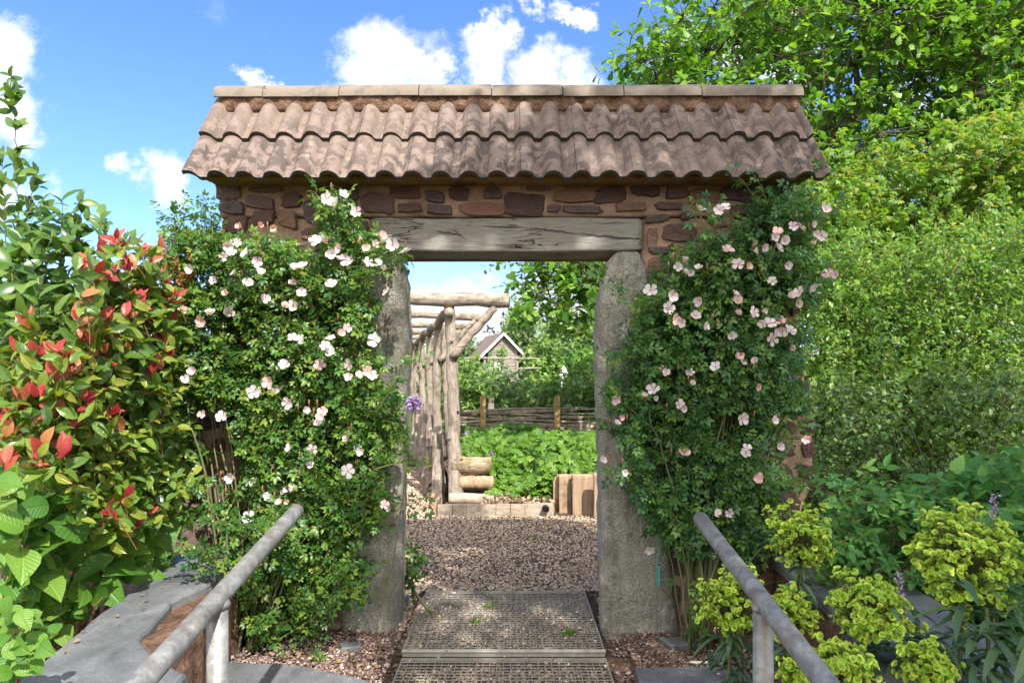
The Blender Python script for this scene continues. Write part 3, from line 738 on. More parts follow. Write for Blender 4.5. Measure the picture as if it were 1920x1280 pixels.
def low_wall(poly, label, base_poly, seed):
    c = np.mean(poly, 0); t = thing('low_wall', (c[0],c[1],0), label, 'low wall')
    slab('coping', poly, .45, .05, .016, M['slate'], t, seed=seed)
    b = np.array(base_poly); mb = MB()
    x0, x1 = b[:,0].min(), b[:,0].max()
    loft([(y, float(np.interp(y, [1.2,2.36,3.3,3.9], np.array([w[0] for w in base_poly]))), float(np.interp(y, [1.2,2.36,3.3,3.9], np.array([w[1] for w in base_poly]))), -.4, .41, 9) for y in np.linspace(1.2,3.9,90)], 110, .03, 8., seed, 0, mb, 'x')
    V = mb.v[0]; mb.v[0] = np.stack([V[:,1], V[:,0], V[:,2]],1); mb.f = [f[::-1] for f in mb.f]
    mb.build('masonry', M['rough'], t, smooth=True)
low_wall([(-1.90,3.86),(-1.62,3.86),(-1.50,3.60),(-1.47,3.34),(-1.52,3.05),(-1.42,2.62),(-1.28,2.44),(-1.1,2.3),(-1.05,1.2),(-1.75,1.2),(-1.62,2.23),(-1.74,2.85),(-1.80,3.3)],
    'low garden wall with smooth grey slate coping left of the handrail', [(-1.65,-1.0),(-1.5,-1.22),(-1.68,-1.40),(-1.8,-1.5)], 41)
low_wall([(1.45,3.86),(1.95,3.86),(1.9,3.0),(1.75,2.2),(1.6,1.2),(1.0,1.2),(1.2,2.2),(1.38,2.9)],
    'low garden wall with dark slate coping behind the lime green spurge', [(1.1,1.5),(1.28,1.68),(1.42,1.8),(1.5,1.85)], 42)
def flat_slate(poly, z, label, seed):
    o = slab('slate_slab', poly, z, .05, .008, M['slate'], None, .002, seed); tag(o, label, 'slate slab')
flat_slate([(-1.5,3.42),(-1.05,3.37),(-.72,3.22),(-.62,3.16),(-.64,2.5),(-1.5,2.5)], .03, 'dark slate slab at ground level beside the left handrail post', 1)
flat_slate([(.60,3.34),(.95,3.36),(1.14,3.34),(1.12,2.6),(.58,2.6)], .03, 'dark slate slab at ground level beside the right handrail post', 2)
flat_slate([(.80,3.72),(.98,3.74),(1.04,3.64),(.84,3.60)], .035, 'thin slate offcut lying on grit at the foot of the right rose', 3)
flat_slate([(-.93,3.66),(-.83,3.69),(-.80,3.62),(-.90,3.59)], .03, 'small dark slate chip on grit below the left rose', 4)
o = MB(); pa = P(1296,1246,3.42); o.box((pa[0],3.40,.026),(pa[0]+.085,3.414,.03)); o.box((pa[0]-.012,3.403,.026),(pa[0],3.411,.03))
tag(o.build('plant_label', M['white']), 'white plastic plant label lying on grit beside the right rose', 'plant label')
o = MB(); o.tube([P(1233+2*math.sin(i*.9), 1000+i*13, 3.80+.012*math.sin(i)) for i in range(9)], .0028, 6)
o.tube([P(1236, 1060+i*6, 3.79) for i in range(7)], .005, 6, wob=.3)
tag(o.build('twine', M['twine']), 'frayed turquoise twine hanging down the right granite slab', 'twine')

# ------------------------------------------------------------------ roses
def rose_flower(parent, pos, size, pink, face):
    """five broad cupped petals round a yellow centre"""
    V0, F0, U0 = leaf_t([.15,.4,.7,.92], [.1,.27,.42,.3], .25, -.12)
    Vs, Fs, mi, n = [], [], [], 0; rs = []
    k = 5 if not pink or R.rand() < .6 else 8; cup = R.uniform(.05,1.)**1.5
    for i in range(k):
        a = 2*math.pi*i/k+R.uniform(-.15,.15); V = V0*R.uniform(.88,1.1)*(1 if i < 5 else .7); V = V+np.array([.06,0,0])
        tilt = cup+R.uniform(-.15,.2)+(.3 if i >= 5 else 0); c,s = math.cos(tilt), math.sin(tilt)
        V = np.stack([V[:,0]*c-V[:,2]*s, V[:,1], V[:,0]*s+V[:,2]*c],1); V = rotz(V, a)
        Vs.append(V); Fs.append(F0+n); mi += [0]*len(F0); n += len(V)
        rs.append(np.c_[np.full(len(V), R.rand()), U0])
    # stamens: a little raised boss of spikes
    for i in range(9):
        a = i*.7; r0 = .12; Q = np.array([(0,0,.02),(r0*math.cos(a),r0*math.sin(a),.02),(r0*math.cos(a+.7),r0*math.sin(a+.7),.02),(.09*math.cos(a+.35),.09*math.sin(a+.35),.16)])
        Vs.append(Q); Fs.append(np.array([(0,1,3),(1,2,3),(2,0,3)])+n); mi += [1]*3; n += 4; rs.append(np.zeros((4,3)))
    Fr = frames(np.array([[R.normal(),R.normal()*.3,R.normal()]]), np.array([face]))[0]
    W = (np.concatenate(Vs)*size*.5)@Fr.T+pos
    me = raw_mesh('flower', W, np.concatenate(Fs), np.concatenate(rs), [LEAF['petalpink'] if pink else LEAF['petal'], M['stamen']], mi, smooth=True)
    o = link('flower', me, parent)
    if pink: o['label'] = 'deeper pink half open rose bloom'
def make_rose(poly, n, base, label, flowers, dmin, gapseed, lm, sprigs, cool):
    t = thing('climbing_rose', (base[0],base[1],0), label, 'climbing rose', None)
    q = sample(poly, n, -.2, .03, gapseed)
    dep = dmin+(3.93-dmin)*R.rand(n)**.9
    # foliage rounds off towards the edges of the plant
    p = PA(q, dep)
    d = R.normal(size=(n,3))*.8+np.array([0,-.7,.55]); 
    L = R.uniform(.03,.085,n)
    lp, tw = spray(p, d, L, 4, T_rose, .06, .9, .45, (.1,-.55,.35), .3, .3, .0013)
    packs = [lp]; tws = [tw]
    canes = MB()
    for (pts, dd, w) in sprigs:
        c = np.array([P(a,b,dd) for a,b in pts]); 
        tt = np.linspace(0,len(c)-1,14); cc = np.stack([np.interp(tt, range(len(c)), c[:,k]) for k in range(3)],1)
        canes.tube(cc, np.linspace(.004,.0018,14), 5)
        pi = cc[R.randint(0,14,w)]+R.normal(size=(w,3))*.015
        l2, t2 = spray(pi, R.normal(size=(w,3))*.7+[0,-.4,.5], .05, 3, T_rose, .06, .9, .45, (.1,-.5,.4), .3, .3, .001)
        packs.append(l2); tws.append(t2)
    for i in range(46):                  # loose sprays standing off the plant
        e = p[R.randint(n)]; L_ = R.uniform(.12,.28); dv = norm(np.array([R.normal()*.8, -.35, R.uniform(-.1,1.)])); e2 = e+dv*L_
        cc = curve(e, e2, (0,-.02,.03), 7); canes.tube(cc, np.linspace(.0025,.0012,7), 5)
        w = 9; pi = cc[R.randint(1,7,w)]
        l2, t2 = spray(pi, R.normal(size=(w,3))*.6+dv, .03, 2, T_rose, .052, .9, .45, (.1,-.5,.4), .3, .3, .001); packs.append(l2); tws.append(t2)
    for i in range(34):                  # canes from the foot up into the foliage
        e = p[R.randint(n)]; b = np.array([base[0]+R.uniform(-.14,.14), base[1]+R.uniform(-.06,.1), -.02])
        c = curve(b, e, ((b[0]-e[0])*.25+R.uniform(-.05,.05), R.uniform(-.05,.05), .15), 12)
        canes.tube(c+R.normal(size=c.shape)*.006, np.linspace(R.uniform(.004,.009),.0025,12), 6)
    leaves_obj('foliage', lm, packs, t)
    leaves_obj('twigs', M['redcane'] if not cool else M['cane'], tws, t)
    canes.build('stems', M['cane'], t, smooth=True)
    for f in flowers:
        px, py = f[0], f[1]; pink = len(f) > 2
        dd = dmin-.09+R.uniform(-.05,.08)
        rose_flower(t, P(px,py,dd), R.uniform(.045,.074), pink, np.array([R.uniform(-1,1), -1+R.uniform(-.3,.5), R.uniform(-.3,1.1)]))
    # unopened buds
    for i in range(30):
        bm = MB()
        f = flowers[R.randint(len(flowers))]; c = P(f[0]+R.uniform(-26,26), f[1]-R.uniform(0,26), dmin-.03)
        bm.tube([c-[0,0,.03],c-[0,0,.01],c,c+[0,0,.009],c+[0,0,.02]], [.001,.0012,.0045,.005,.0008], 6)
        bm.build('bud', M['redcane'], t, smooth=True)
LF = [(612,374),(630,381),(644,365),(669,398),(453,427,1),(487,424,1),(511,426,1),(425,460),(442,456),(420,482),(434,474),(462,474),(483,490),(359,506),(439,513),(400,526),(467,534),(427,549,1),(490,512),(567,502),(551,506),(592,452),(603,451),(639,465),(623,477),(634,487),(680,449,1),(687,463,1),(703,456),(716,445,1),(736,460),(759,473),(650,487),(659,488),(690,493),(706,496),(623,536),(726,548),(533,577,1),(548,574),(567,551),(551,529),(497,562),(375,601,1),(395,590),(342,582,1),(431,584),(650,615,1),(636,627,1),(620,634),(609,649),(619,662),(600,682,1),(701,637),(550,634,1),(564,635),(655,682),(691,696,1),(672,704),(655,707),(697,704),(533,685),(505,716,1),(476,734),(522,731),(506,737),(362,696),(347,712),(475,746),(540,755),(572,769),(605,772,1),(601,780,1),(599,794),(379,776,1),(417,781),(650,823,1),(585,841),(545,839),(676,845),(580,871),(652,883),(475,904),(433,897),(540,921),(551,913),(526,942),(540,937,1),(502,930),(467,970),(720,946,1),(730,952)]
RF = [(1312,395),(1348,394),(1359,389),(1548,395),(1487,425),(1500,427),(1523,422),(1533,438),(1541,443),(1528,460,1),(1458,437,1),(1453,445),(1471,452),(1420,458),(1430,463),(1413,471),(1458,466),(1364,470,1),(1282,492),(1272,501),(1295,509),(1310,504),(1285,514),(1385,495),(1402,501,1),(1476,497),(1448,527),(1545,522),(1556,514,1),(1568,516),(1520,537),(1499,548),(1482,558),(1494,568),(1220,545),(1231,550),(1377,552),(1382,565,1),(1312,563),(1259,555),(1253,578),(1259,584),(1264,599,1),(1280,604),(1323,611),(1305,593),(1387,588),(1428,583),(1413,586),(1430,606),(1443,606),(1463,602,1),(1482,619),(1467,622),(1448,635),(1372,630),(1489,647),(1389,663,1),(1379,670),(1389,676),(1420,678),(1243,691,1),(1249,699),(1294,699),(1341,688),(1297,722),(1418,727,1),(1226,730),(1207,745),(1226,747),(1152,747),(1274,758),(1276,766),(1390,784),(1451,788),(1162,780,1),(1154,795),(1171,885),(1131,862),(1282,849,1),(1400,839),(1398,850),(1417,894,1),(1367,961),(1346,965),(1217,1030),(1510,823,1),(1460,836)]
make_rose([(330,445),(365,415),(430,445),(470,462),(560,470),(610,455),(612,400),(620,375),(655,380),(668,440),(735,470),(745,490),(695,520),(700,600),(712,700),(738,760),(735,860),(728,930),(700,1000),(690,1060),(655,1120),(560,1190),(500,1215),(470,1130),(450,1030),(445,960),(460,900),(440,820),(395,760),(325,700),(315,600),(305,500)],
    3900, (WX(500),3.62), 'pale pink climbing rose spreading over the left half of the gateway', LF, 3.52, 1, LEAF['rose'],
    [([(560,1010),(470,1000),(400,970),(350,1010)],3.3,26), ([(470,1070),(400,1050),(340,1030)],3.3,26), ([(620,470),(615,400),(590,360)],3.6,16), ([(700,1000),(750,950),(800,930)],3.5,10), ([(700,880),(770,860),(800,870)],3.5,9), ([(700,780),(760,690),(790,660)],3.5,10),
     ([(690,520),(740,500),(765,470)],3.5,9), ([(350,470),(325,410),(345,385)],3.6,12), ([(400,450),(395,400),(380,385)],3.6,12), ([(520,1200),(600,1150),(640,1120)],3.5,12), ([(430,1010),(390,940),(370,910)],3.4,10), ([(520,960),(500,1040),(430,1080)],3.3,20)], False)
make_rose([(1440,375),(1470,352),(1500,362),(1520,410),(1530,450),(1510,520),(1505,600),(1515,660),(1500,700),(1505,750),(1470,790),(1460,860),(1440,900),(1440,960),(1455,1030),(1400,1040),(1330,1045),(1290,1060),(1250,1010),(1200,940),(1190,880),(1165,800),(1150,720),(1185,640),(1200,560),(1240,500),(1300,470),(1390,440),(1420,400)],
    3200, (WX(1305),3.62), 'pale pink climbing rose with cooler green leaves covering the right half of the gateway', RF, 3.52, 2, LEAF['rosecool'],
    [([(1210,640),(1170,560),(1130,500)],3.6,12), ([(1180,700),(1120,660),(1060,630)],3.55,10), ([(1200,780),(1130,730),(1080,700)],3.55,8), ([(1330,440),(1310,400),(1305,385)],3.6,9), ([(1370,430),(1350,400),(1350,388)],3.6,9), ([(1500,440),(1560,400),(1580,380)],3.55,10),
     ([(1500,520),(1550,510),(1570,515)],3.55,8), ([(1200,880),(1160,880),(1130,900)],3.55,8), ([(1290,1000),(1250,950),(1210,900)],3.5,14), ([(1300,1180),(1290,1100),(1290,1020)],3.55,12), ([(1460,880),(1500,800),(1530,760)],3.6,12), ([(1400,960),(1470,900),(1530,905)],3.6,10)], True)

# ------------------------------------------------------------------ general shrub and tree makers
def shrub(name, label, cat, base, regions, lm, T, size, k=6, tl=(.1,.25), nb=14, wood='twig', group=None, up=.6, nrm=(.1,-.4,.4), dirb=(0,-.25,.5), brr=.012, spread=.85, extra=None, stuff=False, twr=.0018, gap=-.5, gsc=.02, dj=.7, foli='foliage', clump=0):
    """regions: (pixel polygon, depth0, depth1, twigs)"""
    t = thing(name, base, label, cat, group)
    packs, tws, ps = [], [], []
    for i, (poly, d0, d1, n) in enumerate(regions):
        q = sample(poly, n, gap, gsc, i+len(label)%7); d = R.uniform(d0,d1,n)
        if q[:,0].max() < 430: d = clear(q[:,0], d)
        p = PA(q,d); off = 0
        if clump:
            m = max(3, n//14); cj = R.randint(0, n, m); pick = R.randint(0, m, n); off = R.normal(size=(n,3))*clump*[1,1,.75]; p = p[cj][pick]+off
        ps.append(p)
        dd = R.normal(size=(n,3))*dj+np.array(dirb)+(off/clump*.5 if clump else 0)
        lp, tw = spray(p, dd, R.uniform(tl[0],tl[1],n), k, T, size, spread, up, nrm, .35, .28, twr)
        packs.append(lp); tws.append(tw)
    ps = np.concatenate(ps)
    if extra: packs += extra[0]; tws += extra[1]
    leaves_obj(foli, lm, packs, t)
    leaves_obj('twigs', M[wood], tws, t)
    mb = MB(); b0 = np.array(base, float)
    for i in range(nb):
        e = ps[R.randint(len(ps))]; b = b0+np.array([R.uniform(-.2,.2),R.uniform(-.2,.2),0])
        c = curve(b, e, (R.uniform(-.1,.1),R.uniform(-.1,.1),.15*np.linalg.norm(e-b)), 9)
        mb.tube(c, np.linspace(brr,brr*.25,9), 6)
    mb.build('branches', M[wood], t, smooth=True)
    return t
def shoots(list_, d, T, size, per, wid, twr=.004, nrm=(.1,-.4,.3)):
    """long upright shoots clothed in leaves: list of pixel polylines"""
    packs, tws = [], []
    for pts in list_:
        c = np.array([P(a,b,d) for a,b in pts]); n = 16*(len(pts)-1); tt = np.linspace(0,len(c)-1,n)
        cc = np.stack([np.interp(tt, range(len(c)), c[:,k]) for k in range(3)],1); cc = cc+R.normal(size=cc.shape)*.004
        L = np.linalg.norm(np.diff(cc,axis=0),axis=1).sum(); m = int(L*per)
        idx = R.rand(m)*(n-1.01); i0 = idx.astype(int); f = (idx-i0)[:,None]
        pp = cc[i0]*(1-f)+cc[i0+1]*f; T0 = norm(cc[i0+1]-cc[i0])
        D = T0*.7+R.normal(size=(m,3))*.75; N = np.array(nrm)+R.normal(size=(m,3))*.5+[0,0,.4]
        packs.append(instance(T, D, N, pp, size*R.uniform(.65,1.2,m)))
        w_ = np.linspace(twr,twr*.35,n-1); tws.append(prisms(cc[:-1],cc[1:],w_,w_*.97))
    return packs, tws

# left side: tall upright shrub, red tipped shrub, broad leaved shrub
ex = shoots([[(10,640),(35,400),(28,250),(18,125)],[(60,620),(45,420),(70,320)],[(0,560),(10,420),(5,300)],[(140,640),(150,480),(152,370)],[(200,600),(185,480),(190,400)],[(90,640),(110,520),(120,440)],[(170,640),(175,500),(125,440)],[(30,600),(80,480),(85,440)],[(0,700),(20,560),(40,470)],[(220,640),(215,520),(235,440)]], 3.1, T_med, .075, 62, .3)
shrub('tall_shrub', 'tall loose green shrub with upright shoots at the left edge', 'shrub', (-2.5,3.4,0),
    [([(0,550),(60,540),(110,570),(160,550),(210,590),(240,680),(250,760),(0,800)],2.9,3.6,430), ([(0,380),(60,400),(200,470),(200,560),(0,560)],2.9,3.5,60), ([(0,650),(340,700),(360,950),(0,1000)],3.2,3.9,900)], LEAF['willow'], T_med, .072, 6, (.08,.2), 16, 'twig', extra=ex, dirb=(0,-.1,.9), nrm=(.2,-.5,.3))
def photinia():
    base = (-2.05,3.0,0)
    red_l = [(215,455),(190,490),(240,470),(180,540),(230,560),(200,600),(250,615),(60,690),(90,665),(115,715),(165,720),(80,740),(60,660),(20,800),(40,830),(95,850),(15,870),(70,800),(295,790),(210,780),(215,960),(250,985),(235,940),(280,960),(160,740),(30,855),(105,780),(5,915),(270,520),(290,600),(140,700),(305,650),(250,740),(130,800),(330,560),(340,520),(270,490),(60,600),(150,610),(290,700),(200,690),(235,660),(310,560),(255,560),(165,560),(280,545),(205,530),(160,500),(185,520),(240,505),(265,470),(330,500),(350,535),(300,480),(300,525),(345,570),(120,660),(180,665),(130,700),(35,780),(95,770),(50,740),(10,820),(120,850),(60,880),(260,580),(235,600),(320,660),(215,640),(150,765),(80,845),(170,640),(320,610),(225,530)]
    p = PA(np.array(red_l), clear(np.array(red_l)[:,0], R.uniform(2.62,2.85,len(red_l)))-R.uniform(.0,.16,len(red_l)))
    k = 4; rp = []
    for q in p:
        D = R.normal(size=(k,3))*.55+[0,-.15,.75]; N = R.normal(size=(k,3))*.5+[.1,-.8,.2]
        rp.append(instance(T_med, D, N, q[None]+R.normal(size=(k,3))*.012, R.uniform(.045,.085,k)))
    # olive leaves below every red tip, and stems down into the shrub
    ext = [instance(T_med, R.normal(size=(6,3))*.7+[0,-.3,.3], R.normal(size=(6,3))*.4+[.1,-.6,.4], q[None]-[0,0,.05]+R.normal(size=(6,3))*.02, R.uniform(.06,.09,6)) for q in p]
    tw = [prisms(p, p-np.stack([R.normal(size=len(p))*.04, -R.rand(len(p))*.12, R.uniform(.08,.2,len(p))],1), .0016, .0022)]
    t = shrub('red_tipped_shrub', 'glossy shrub with bright red young leaves beside the left rose', 'shrub', base,
        [([(0,640),(120,640),(190,580),(300,560),(340,640),(350,800),(360,940),(320,1000),(0,1000)],2.7,3.25,980), ([(170,490),(330,520),(350,620),(200,640)],2.85,3.15,70)], LEAF['phot'], T_med, .058, 6, (.06,.16), 14, 'redcane', extra=(ext,tw), nrm=(.1,-.6,.3))
    leaves_obj('young_leaves', LEAF['photred'], rp, t)
photinia()
def broad_shrub():
    base = (-1.95,2.45,0); t = thing('broad_leaved_shrub', base, 'bushy plant with large matt heart shaped leaves above the slate coping', 'shrub')
    hand = [(15,975,70),(90,1020,105),(45,1050,80),(140,985,90),(300,995,100),(65,950,60),(215,970,90),(40,1090,60),(170,1060,80),(240,1060,90),(280,1080,60),(205,1110,70),(110,1145,60),(20,1200,60),(50,1160,70),(230,930,70),(120,930,80),(180,1010,70),(95,1090,80),(10,900,60),(160,1110,60),(250,1020,60),(60,1230,60),(120,1190,50)]
    A = np.array(hand,float); dep = clear(A[:,0]+40, R.uniform(2.0,2.2,len(A)))-.15; pos = PA(A[:,:2], dep); sz = A[:,2]/F*dep*1.0
    q2 = sample([(0,900),(250,900),(350,980),(300,1060),(180,1120),(60,1240),(0,1280)], 420); d2 = clear(q2[:,0]+30, R.uniform(2.15,2.6,420)); p2 = PA(q2,d2)
    q3 = sample([(0,1130),(110,1170),(60,1260),(0,1280)], 60); d3 = R.uniform(1.9,2.1,60); p3 = PA(q3,d3)
    pos = np.concatenate([pos,p2,p3]); sz = np.concatenate([sz, R.uniform(.07,.13,420), R.uniform(.04,.08,60)])
    n = len(pos); D = R.normal(size=(n,3))*[1,.7,.5]+[.25,-.45,-.2]; N = R.normal(size=(n,3))*.5+[.1,-.5,.75]
    leaves_obj('foliage', LEAF['vib'], [instance(T_broad, D, N, pos-norm(D)*sz[:,None]*.5, sz)], t, smooth=True)
    mb = MB()
    for i in range(26):
        e = pos[R.randint(n)]; b = np.array(base)+[R.uniform(-.2,.1),R.uniform(-.15,.15),0]; mb.tube(curve(b,e,(0,0,.15),8), np.linspace(.006,.002,8), 6)
    mb.build('stems', M['redcane'], t, smooth=True)
broad_shrub()

# right side: hawthorn-like hedge, dark understorey, nettles and brambles
shrub('hawthorn_bush', 'fine leaved yellow green hawthorn bush right of the gateway', 'bush', (3.4,6.6,0),
    [([(1470,500),(1560,470),(1700,500),(1820,460),(1960,440),(1960,820),(1500,820),(1480,650)],5.6,6.8,6200), ([(1500,700),(1960,700),(1960,960),(1500,960)],5.2,6.2,2300)], LEAF['haw'], T_tiny, .041, 10, (.1,.28), 110, 'twig', nrm=(.15,-.4,.4), gap=-.75, gsc=.012, clump=.15)
shrub('field_maple', 'bright lime green young maple behind the right end of the roof', 'tree', (4.2,8.2,0),
    [([(1480,350),(1560,320),(1640,350),(1730,310),(1800,270),(1960,240),(1960,520),(1700,560),(1480,600)],6.9,8.2,3400)], LEAF['maple'], T_maple, .065, 6, (.1,.3), 30, 'twig', nrm=(.1,-.4,.4), gap=-.55, gsc=.015, clump=.2)
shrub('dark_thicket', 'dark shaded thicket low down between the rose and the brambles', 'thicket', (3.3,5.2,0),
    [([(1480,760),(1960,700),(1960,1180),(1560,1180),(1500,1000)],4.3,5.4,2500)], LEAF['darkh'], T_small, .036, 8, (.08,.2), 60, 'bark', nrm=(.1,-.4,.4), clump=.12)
shrub('nettle_patch', 'patch of toothed nettles at the right edge', 'nettles', (2.7,3.6,0),
    [([(1680,960),(1760,920),(1860,880),(1960,850),(1960,1060),(1740,1030),(1660,1000)],3.4,3.9,230), ([(1820,1000),(1960,990),(1960,1220),(1850,1200)],3.0,3.4,160)], LEAF['nettle'], T_serr, .068, 6, (.08,.18), 24, 'cane', nrm=(0,-.35,.7), up=.8, dirb=(0,-.1,1.2), dj=.35)
shrub('bramble', 'bramble with three part leaves behind the lime green spurge', 'bramble', (2.2,3.5,0),
    [([(1560,930),(1640,900),(1800,960),(1900,1030),(1960,1100),(1960,1300),(1700,1290),(1560,1180),(1530,1060)],3.2,3.7,620)], LEAF['nettle'], T_bramble, .066, 5, (.08,.2), 20, 'redcane', nrm=(0,-.4,.6), up=.8)
def spurge(px, py, rx, ry, d, label, foot):
    base = P(px, py, d); fz = foot
    t = thing('spurge', (base[0],d,fz), label, 'spurge', 'lime green spurges by the right handrail')
    st = MB(); c = curve((base[0]+R.uniform(-.03,.03),d,fz), (base[0],d,base[2]-ry/F*d*.6), (R.uniform(-.03,.03),0,0), 8); st.tube(c, .007, 8)
    n = int(1.0*rx*ry/6.5); q = []; RX, RZ = rx/F*d, ry/F*d
    nr = max(14, int(n/8)); rays = []
    while len(rays) < nr:
        v = R.normal(size=3); v /= np.linalg.norm(v); v *= R.uniform(.45,1.)
        if v[2] < -.75: continue
        rays.append(base+v*np.array([RX,RX*.9,RZ])*(1+.12*R.normal()))
    while len(q) < n: q.append(rays[R.randint(nr)]+R.normal(size=3)*[.017,.017,.011])
    q = np.array(q); out = norm(q-base+[0,0,RZ*.6])
    # each cup: a shallow round bowl of two bracts with a small centre
    rings = [(.0,.02,12),(.28,-.02,12),(.66,.16,12),(1.,.5,12)]; V = [(0,0,.03)]; UV = [(0,.5)]; Fc = []
    for ri,(r_,z_,_) in enumerate(rings[1:]):
        for k_ in range(12):
            a = 2*math.pi*k_/12; w = r_*(1-.14*abs(math.cos(a))**6*(ri == 2)); V.append((w*math.cos(a), w*math.sin(a), z_)); UV.append((r_,.5))
    for k_ in range(12): Fc.append((0,1+k_,1+(k_+1)%12))
    for ri in range(2):
        for k_ in range(12): a = 1+12*ri+k_; b = 1+12*ri+(k_+1)%12; Fc += [(a,a+12,b+12),(a,b+12,b)]
    Tc = (np.array(V), np.array(Fc), np.array(UV))
    cups = instance(Tc, R.normal(size=(n,3)), out+R.normal(size=(n,3))*.25+[0,-.25,.3], q, R.uniform(.0085,.0138,n))
    tiny = instance((_ic*.5, _if, np.zeros((12,2))), R.normal(size=(n,3)), out, q+out*.003, .005)
    leaves_obj('flower_head', LEAF['eucup'], [cups, tiny], t, smooth=True)
    sp = prisms(np.tile(c[-1],(n,1))+(q-c[-1])*.15, q-out*.004, .0012, .0009); leaves_obj('flower_stalks', M['cane'], [sp], t)
    m = 60; zz = R.uniform(.3,1,m)[:,None]; i0 = (zz[:,0]*6.99).astype(int); lp = c[i0]+(c[np.minimum(i0+1,7)]-c[i0])*R.rand(m,1)
    D = R.normal(size=(m,3))*[1,1,.25]+[0,0,-.15]; leaves_obj('leaves', LEAF['euleaf'], [instance(T_long, D, R.normal(size=(m,3))*.2+[0,0,1], lp, R.uniform(.07,.12,m))], t)
    st.build('stem', M['cane'], t, smooth=True)
for a in [(1503,1008,60,72,3.0,'tallest lime green spurge growing against the foot of the right rose',0.), (1372,1128,62,72,2.75,'lime green spurge just left of the right handrail post',0.),
          (1478,1150,50,52,2.5,'lime green spurge head half hidden behind the right handrail',0.), (1622,1140,80,62,2.35,'broad lime green spurge right of the right handrail',0.),
          (1808,1050,96,98,2.3,'largest lime green spurge at the right edge above long leaves',0.), (1572,1245,60,42,2.05,'low lime green spurge at the bottom edge beside the handrail',0.),
          (1742,1250,46,42,2.1,'small greener spurge at the bottom edge below the large one',0.), (1500,1262,40,30,2.3,'small spurge head under the right handrail at the bottom edge',0.)]: spurge(*a)
def lower_leaves(px, py, d, label, n=90):
    b = P(px,py,d); t = thing('spurge_foliage', (b[0],d,0), label, 'spurge foliage')
    pos = b+R.normal(size=(n,3))*[.05,.05,.1]; D = R.normal(size=(n,3))*[1,.8,.35]+[0,-.2,.1]
    leaves_obj('leaves', LEAF['euleaf'], [instance(T_long, D, R.normal(size=(n,3))*.2+[0,0,1], pos, R.uniform(.1,.17,n))], t)
    m = MB(); m.tube(curve((b[0],d,0),(b[0],d,b[2]+.1),(0.02,0,0),6), .006, 6); m.build('stem', M['cane'], t)
lower_leaves(1850,1200,2.15,'blue green narrow leaved stem in the bottom right corner', 120)
lower_leaves(1388,1245,2.8,'narrow leaved spurge shoot beside the right rail post',60); lower_leaves(1690,1215,2.4,'narrow leaved shoots between the two big spurges',80)
def spike(px, py, d, label, zb=0.):
    b = P(px,py,d); t = thing('purple_flower_spike', (b[0],d,zb), label, 'flower'); n = 60
    pos = b+np.c_[R.normal(size=n)*.008,R.normal(size=n)*.008,R.uniform(-.07,.06,n)]
    leaves_obj('florets', LEAF['violet'], [instance(T_small, R.normal(size=(n,3)), R.normal(size=(n,3)), pos, .014)], t)
    m = MB(); m.tube([(b[0],d,zb),(b[0],d,b[2]+.04)], .003, 5); m.build('stem', M['cane'], t)
spike(1864,950,2.9,'purple flower spike behind the largest spurge'); spike(1686,1098,3.0,'short purple flower spike between the spurges')
def allium():
    b = P(776,756,3.5); t = thing('mauve_flower', (b[0]-.15,3.6,0), 'round mauve flower leaning past the left granite slab', 'flower'); n = 240
    v = norm(R.normal(size=(n,3))); leaves_obj('flower_head', LEAF['violet'], [instance(T_small, v+R.normal(size=(n,3))*.4, R.normal(size=(n,3)), b+v*.02, .026)], t)
    m = MB(); m.tube(curve((b[0]-.2,3.6,0),b,(.05,0,.2),14), .0028, 6); m.build('stem', M['cane'], t)
allium()
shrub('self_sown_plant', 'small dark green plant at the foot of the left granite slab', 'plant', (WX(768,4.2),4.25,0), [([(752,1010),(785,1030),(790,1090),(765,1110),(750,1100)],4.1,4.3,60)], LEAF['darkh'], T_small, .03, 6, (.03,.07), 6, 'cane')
for i,(x,y) in enumerate(((1070,1190),(892,1167),(920,1140),(1000,1010),(465,1192),(600,1240))):
    d_ = F*H/(y-HZ); b = P(x,y,d_); n = 22
    o = leaves_obj('weed', LEAF['geran'], [instance(T_long, R.normal(size=(n,3))*[1,1,.2]+[0,0,.8], R.normal(size=(n,3)), np.tile(b,(n,1))+R.normal(size=(n,3))*[.012,.012,.002], R.uniform(.03,.06,n))])
    tag(o, ['tuft of grass poking through the right side of the upper grate','tuft of grass in the middle of the upper grate','tiny weed near the far edge of the upper grate','lone seedling on the shaded gravel behind the grate','low seedling at the foot of the left handrail post','tiny weed on grit left of the lower grate'][i], 'weed', 'small weeds by the path')

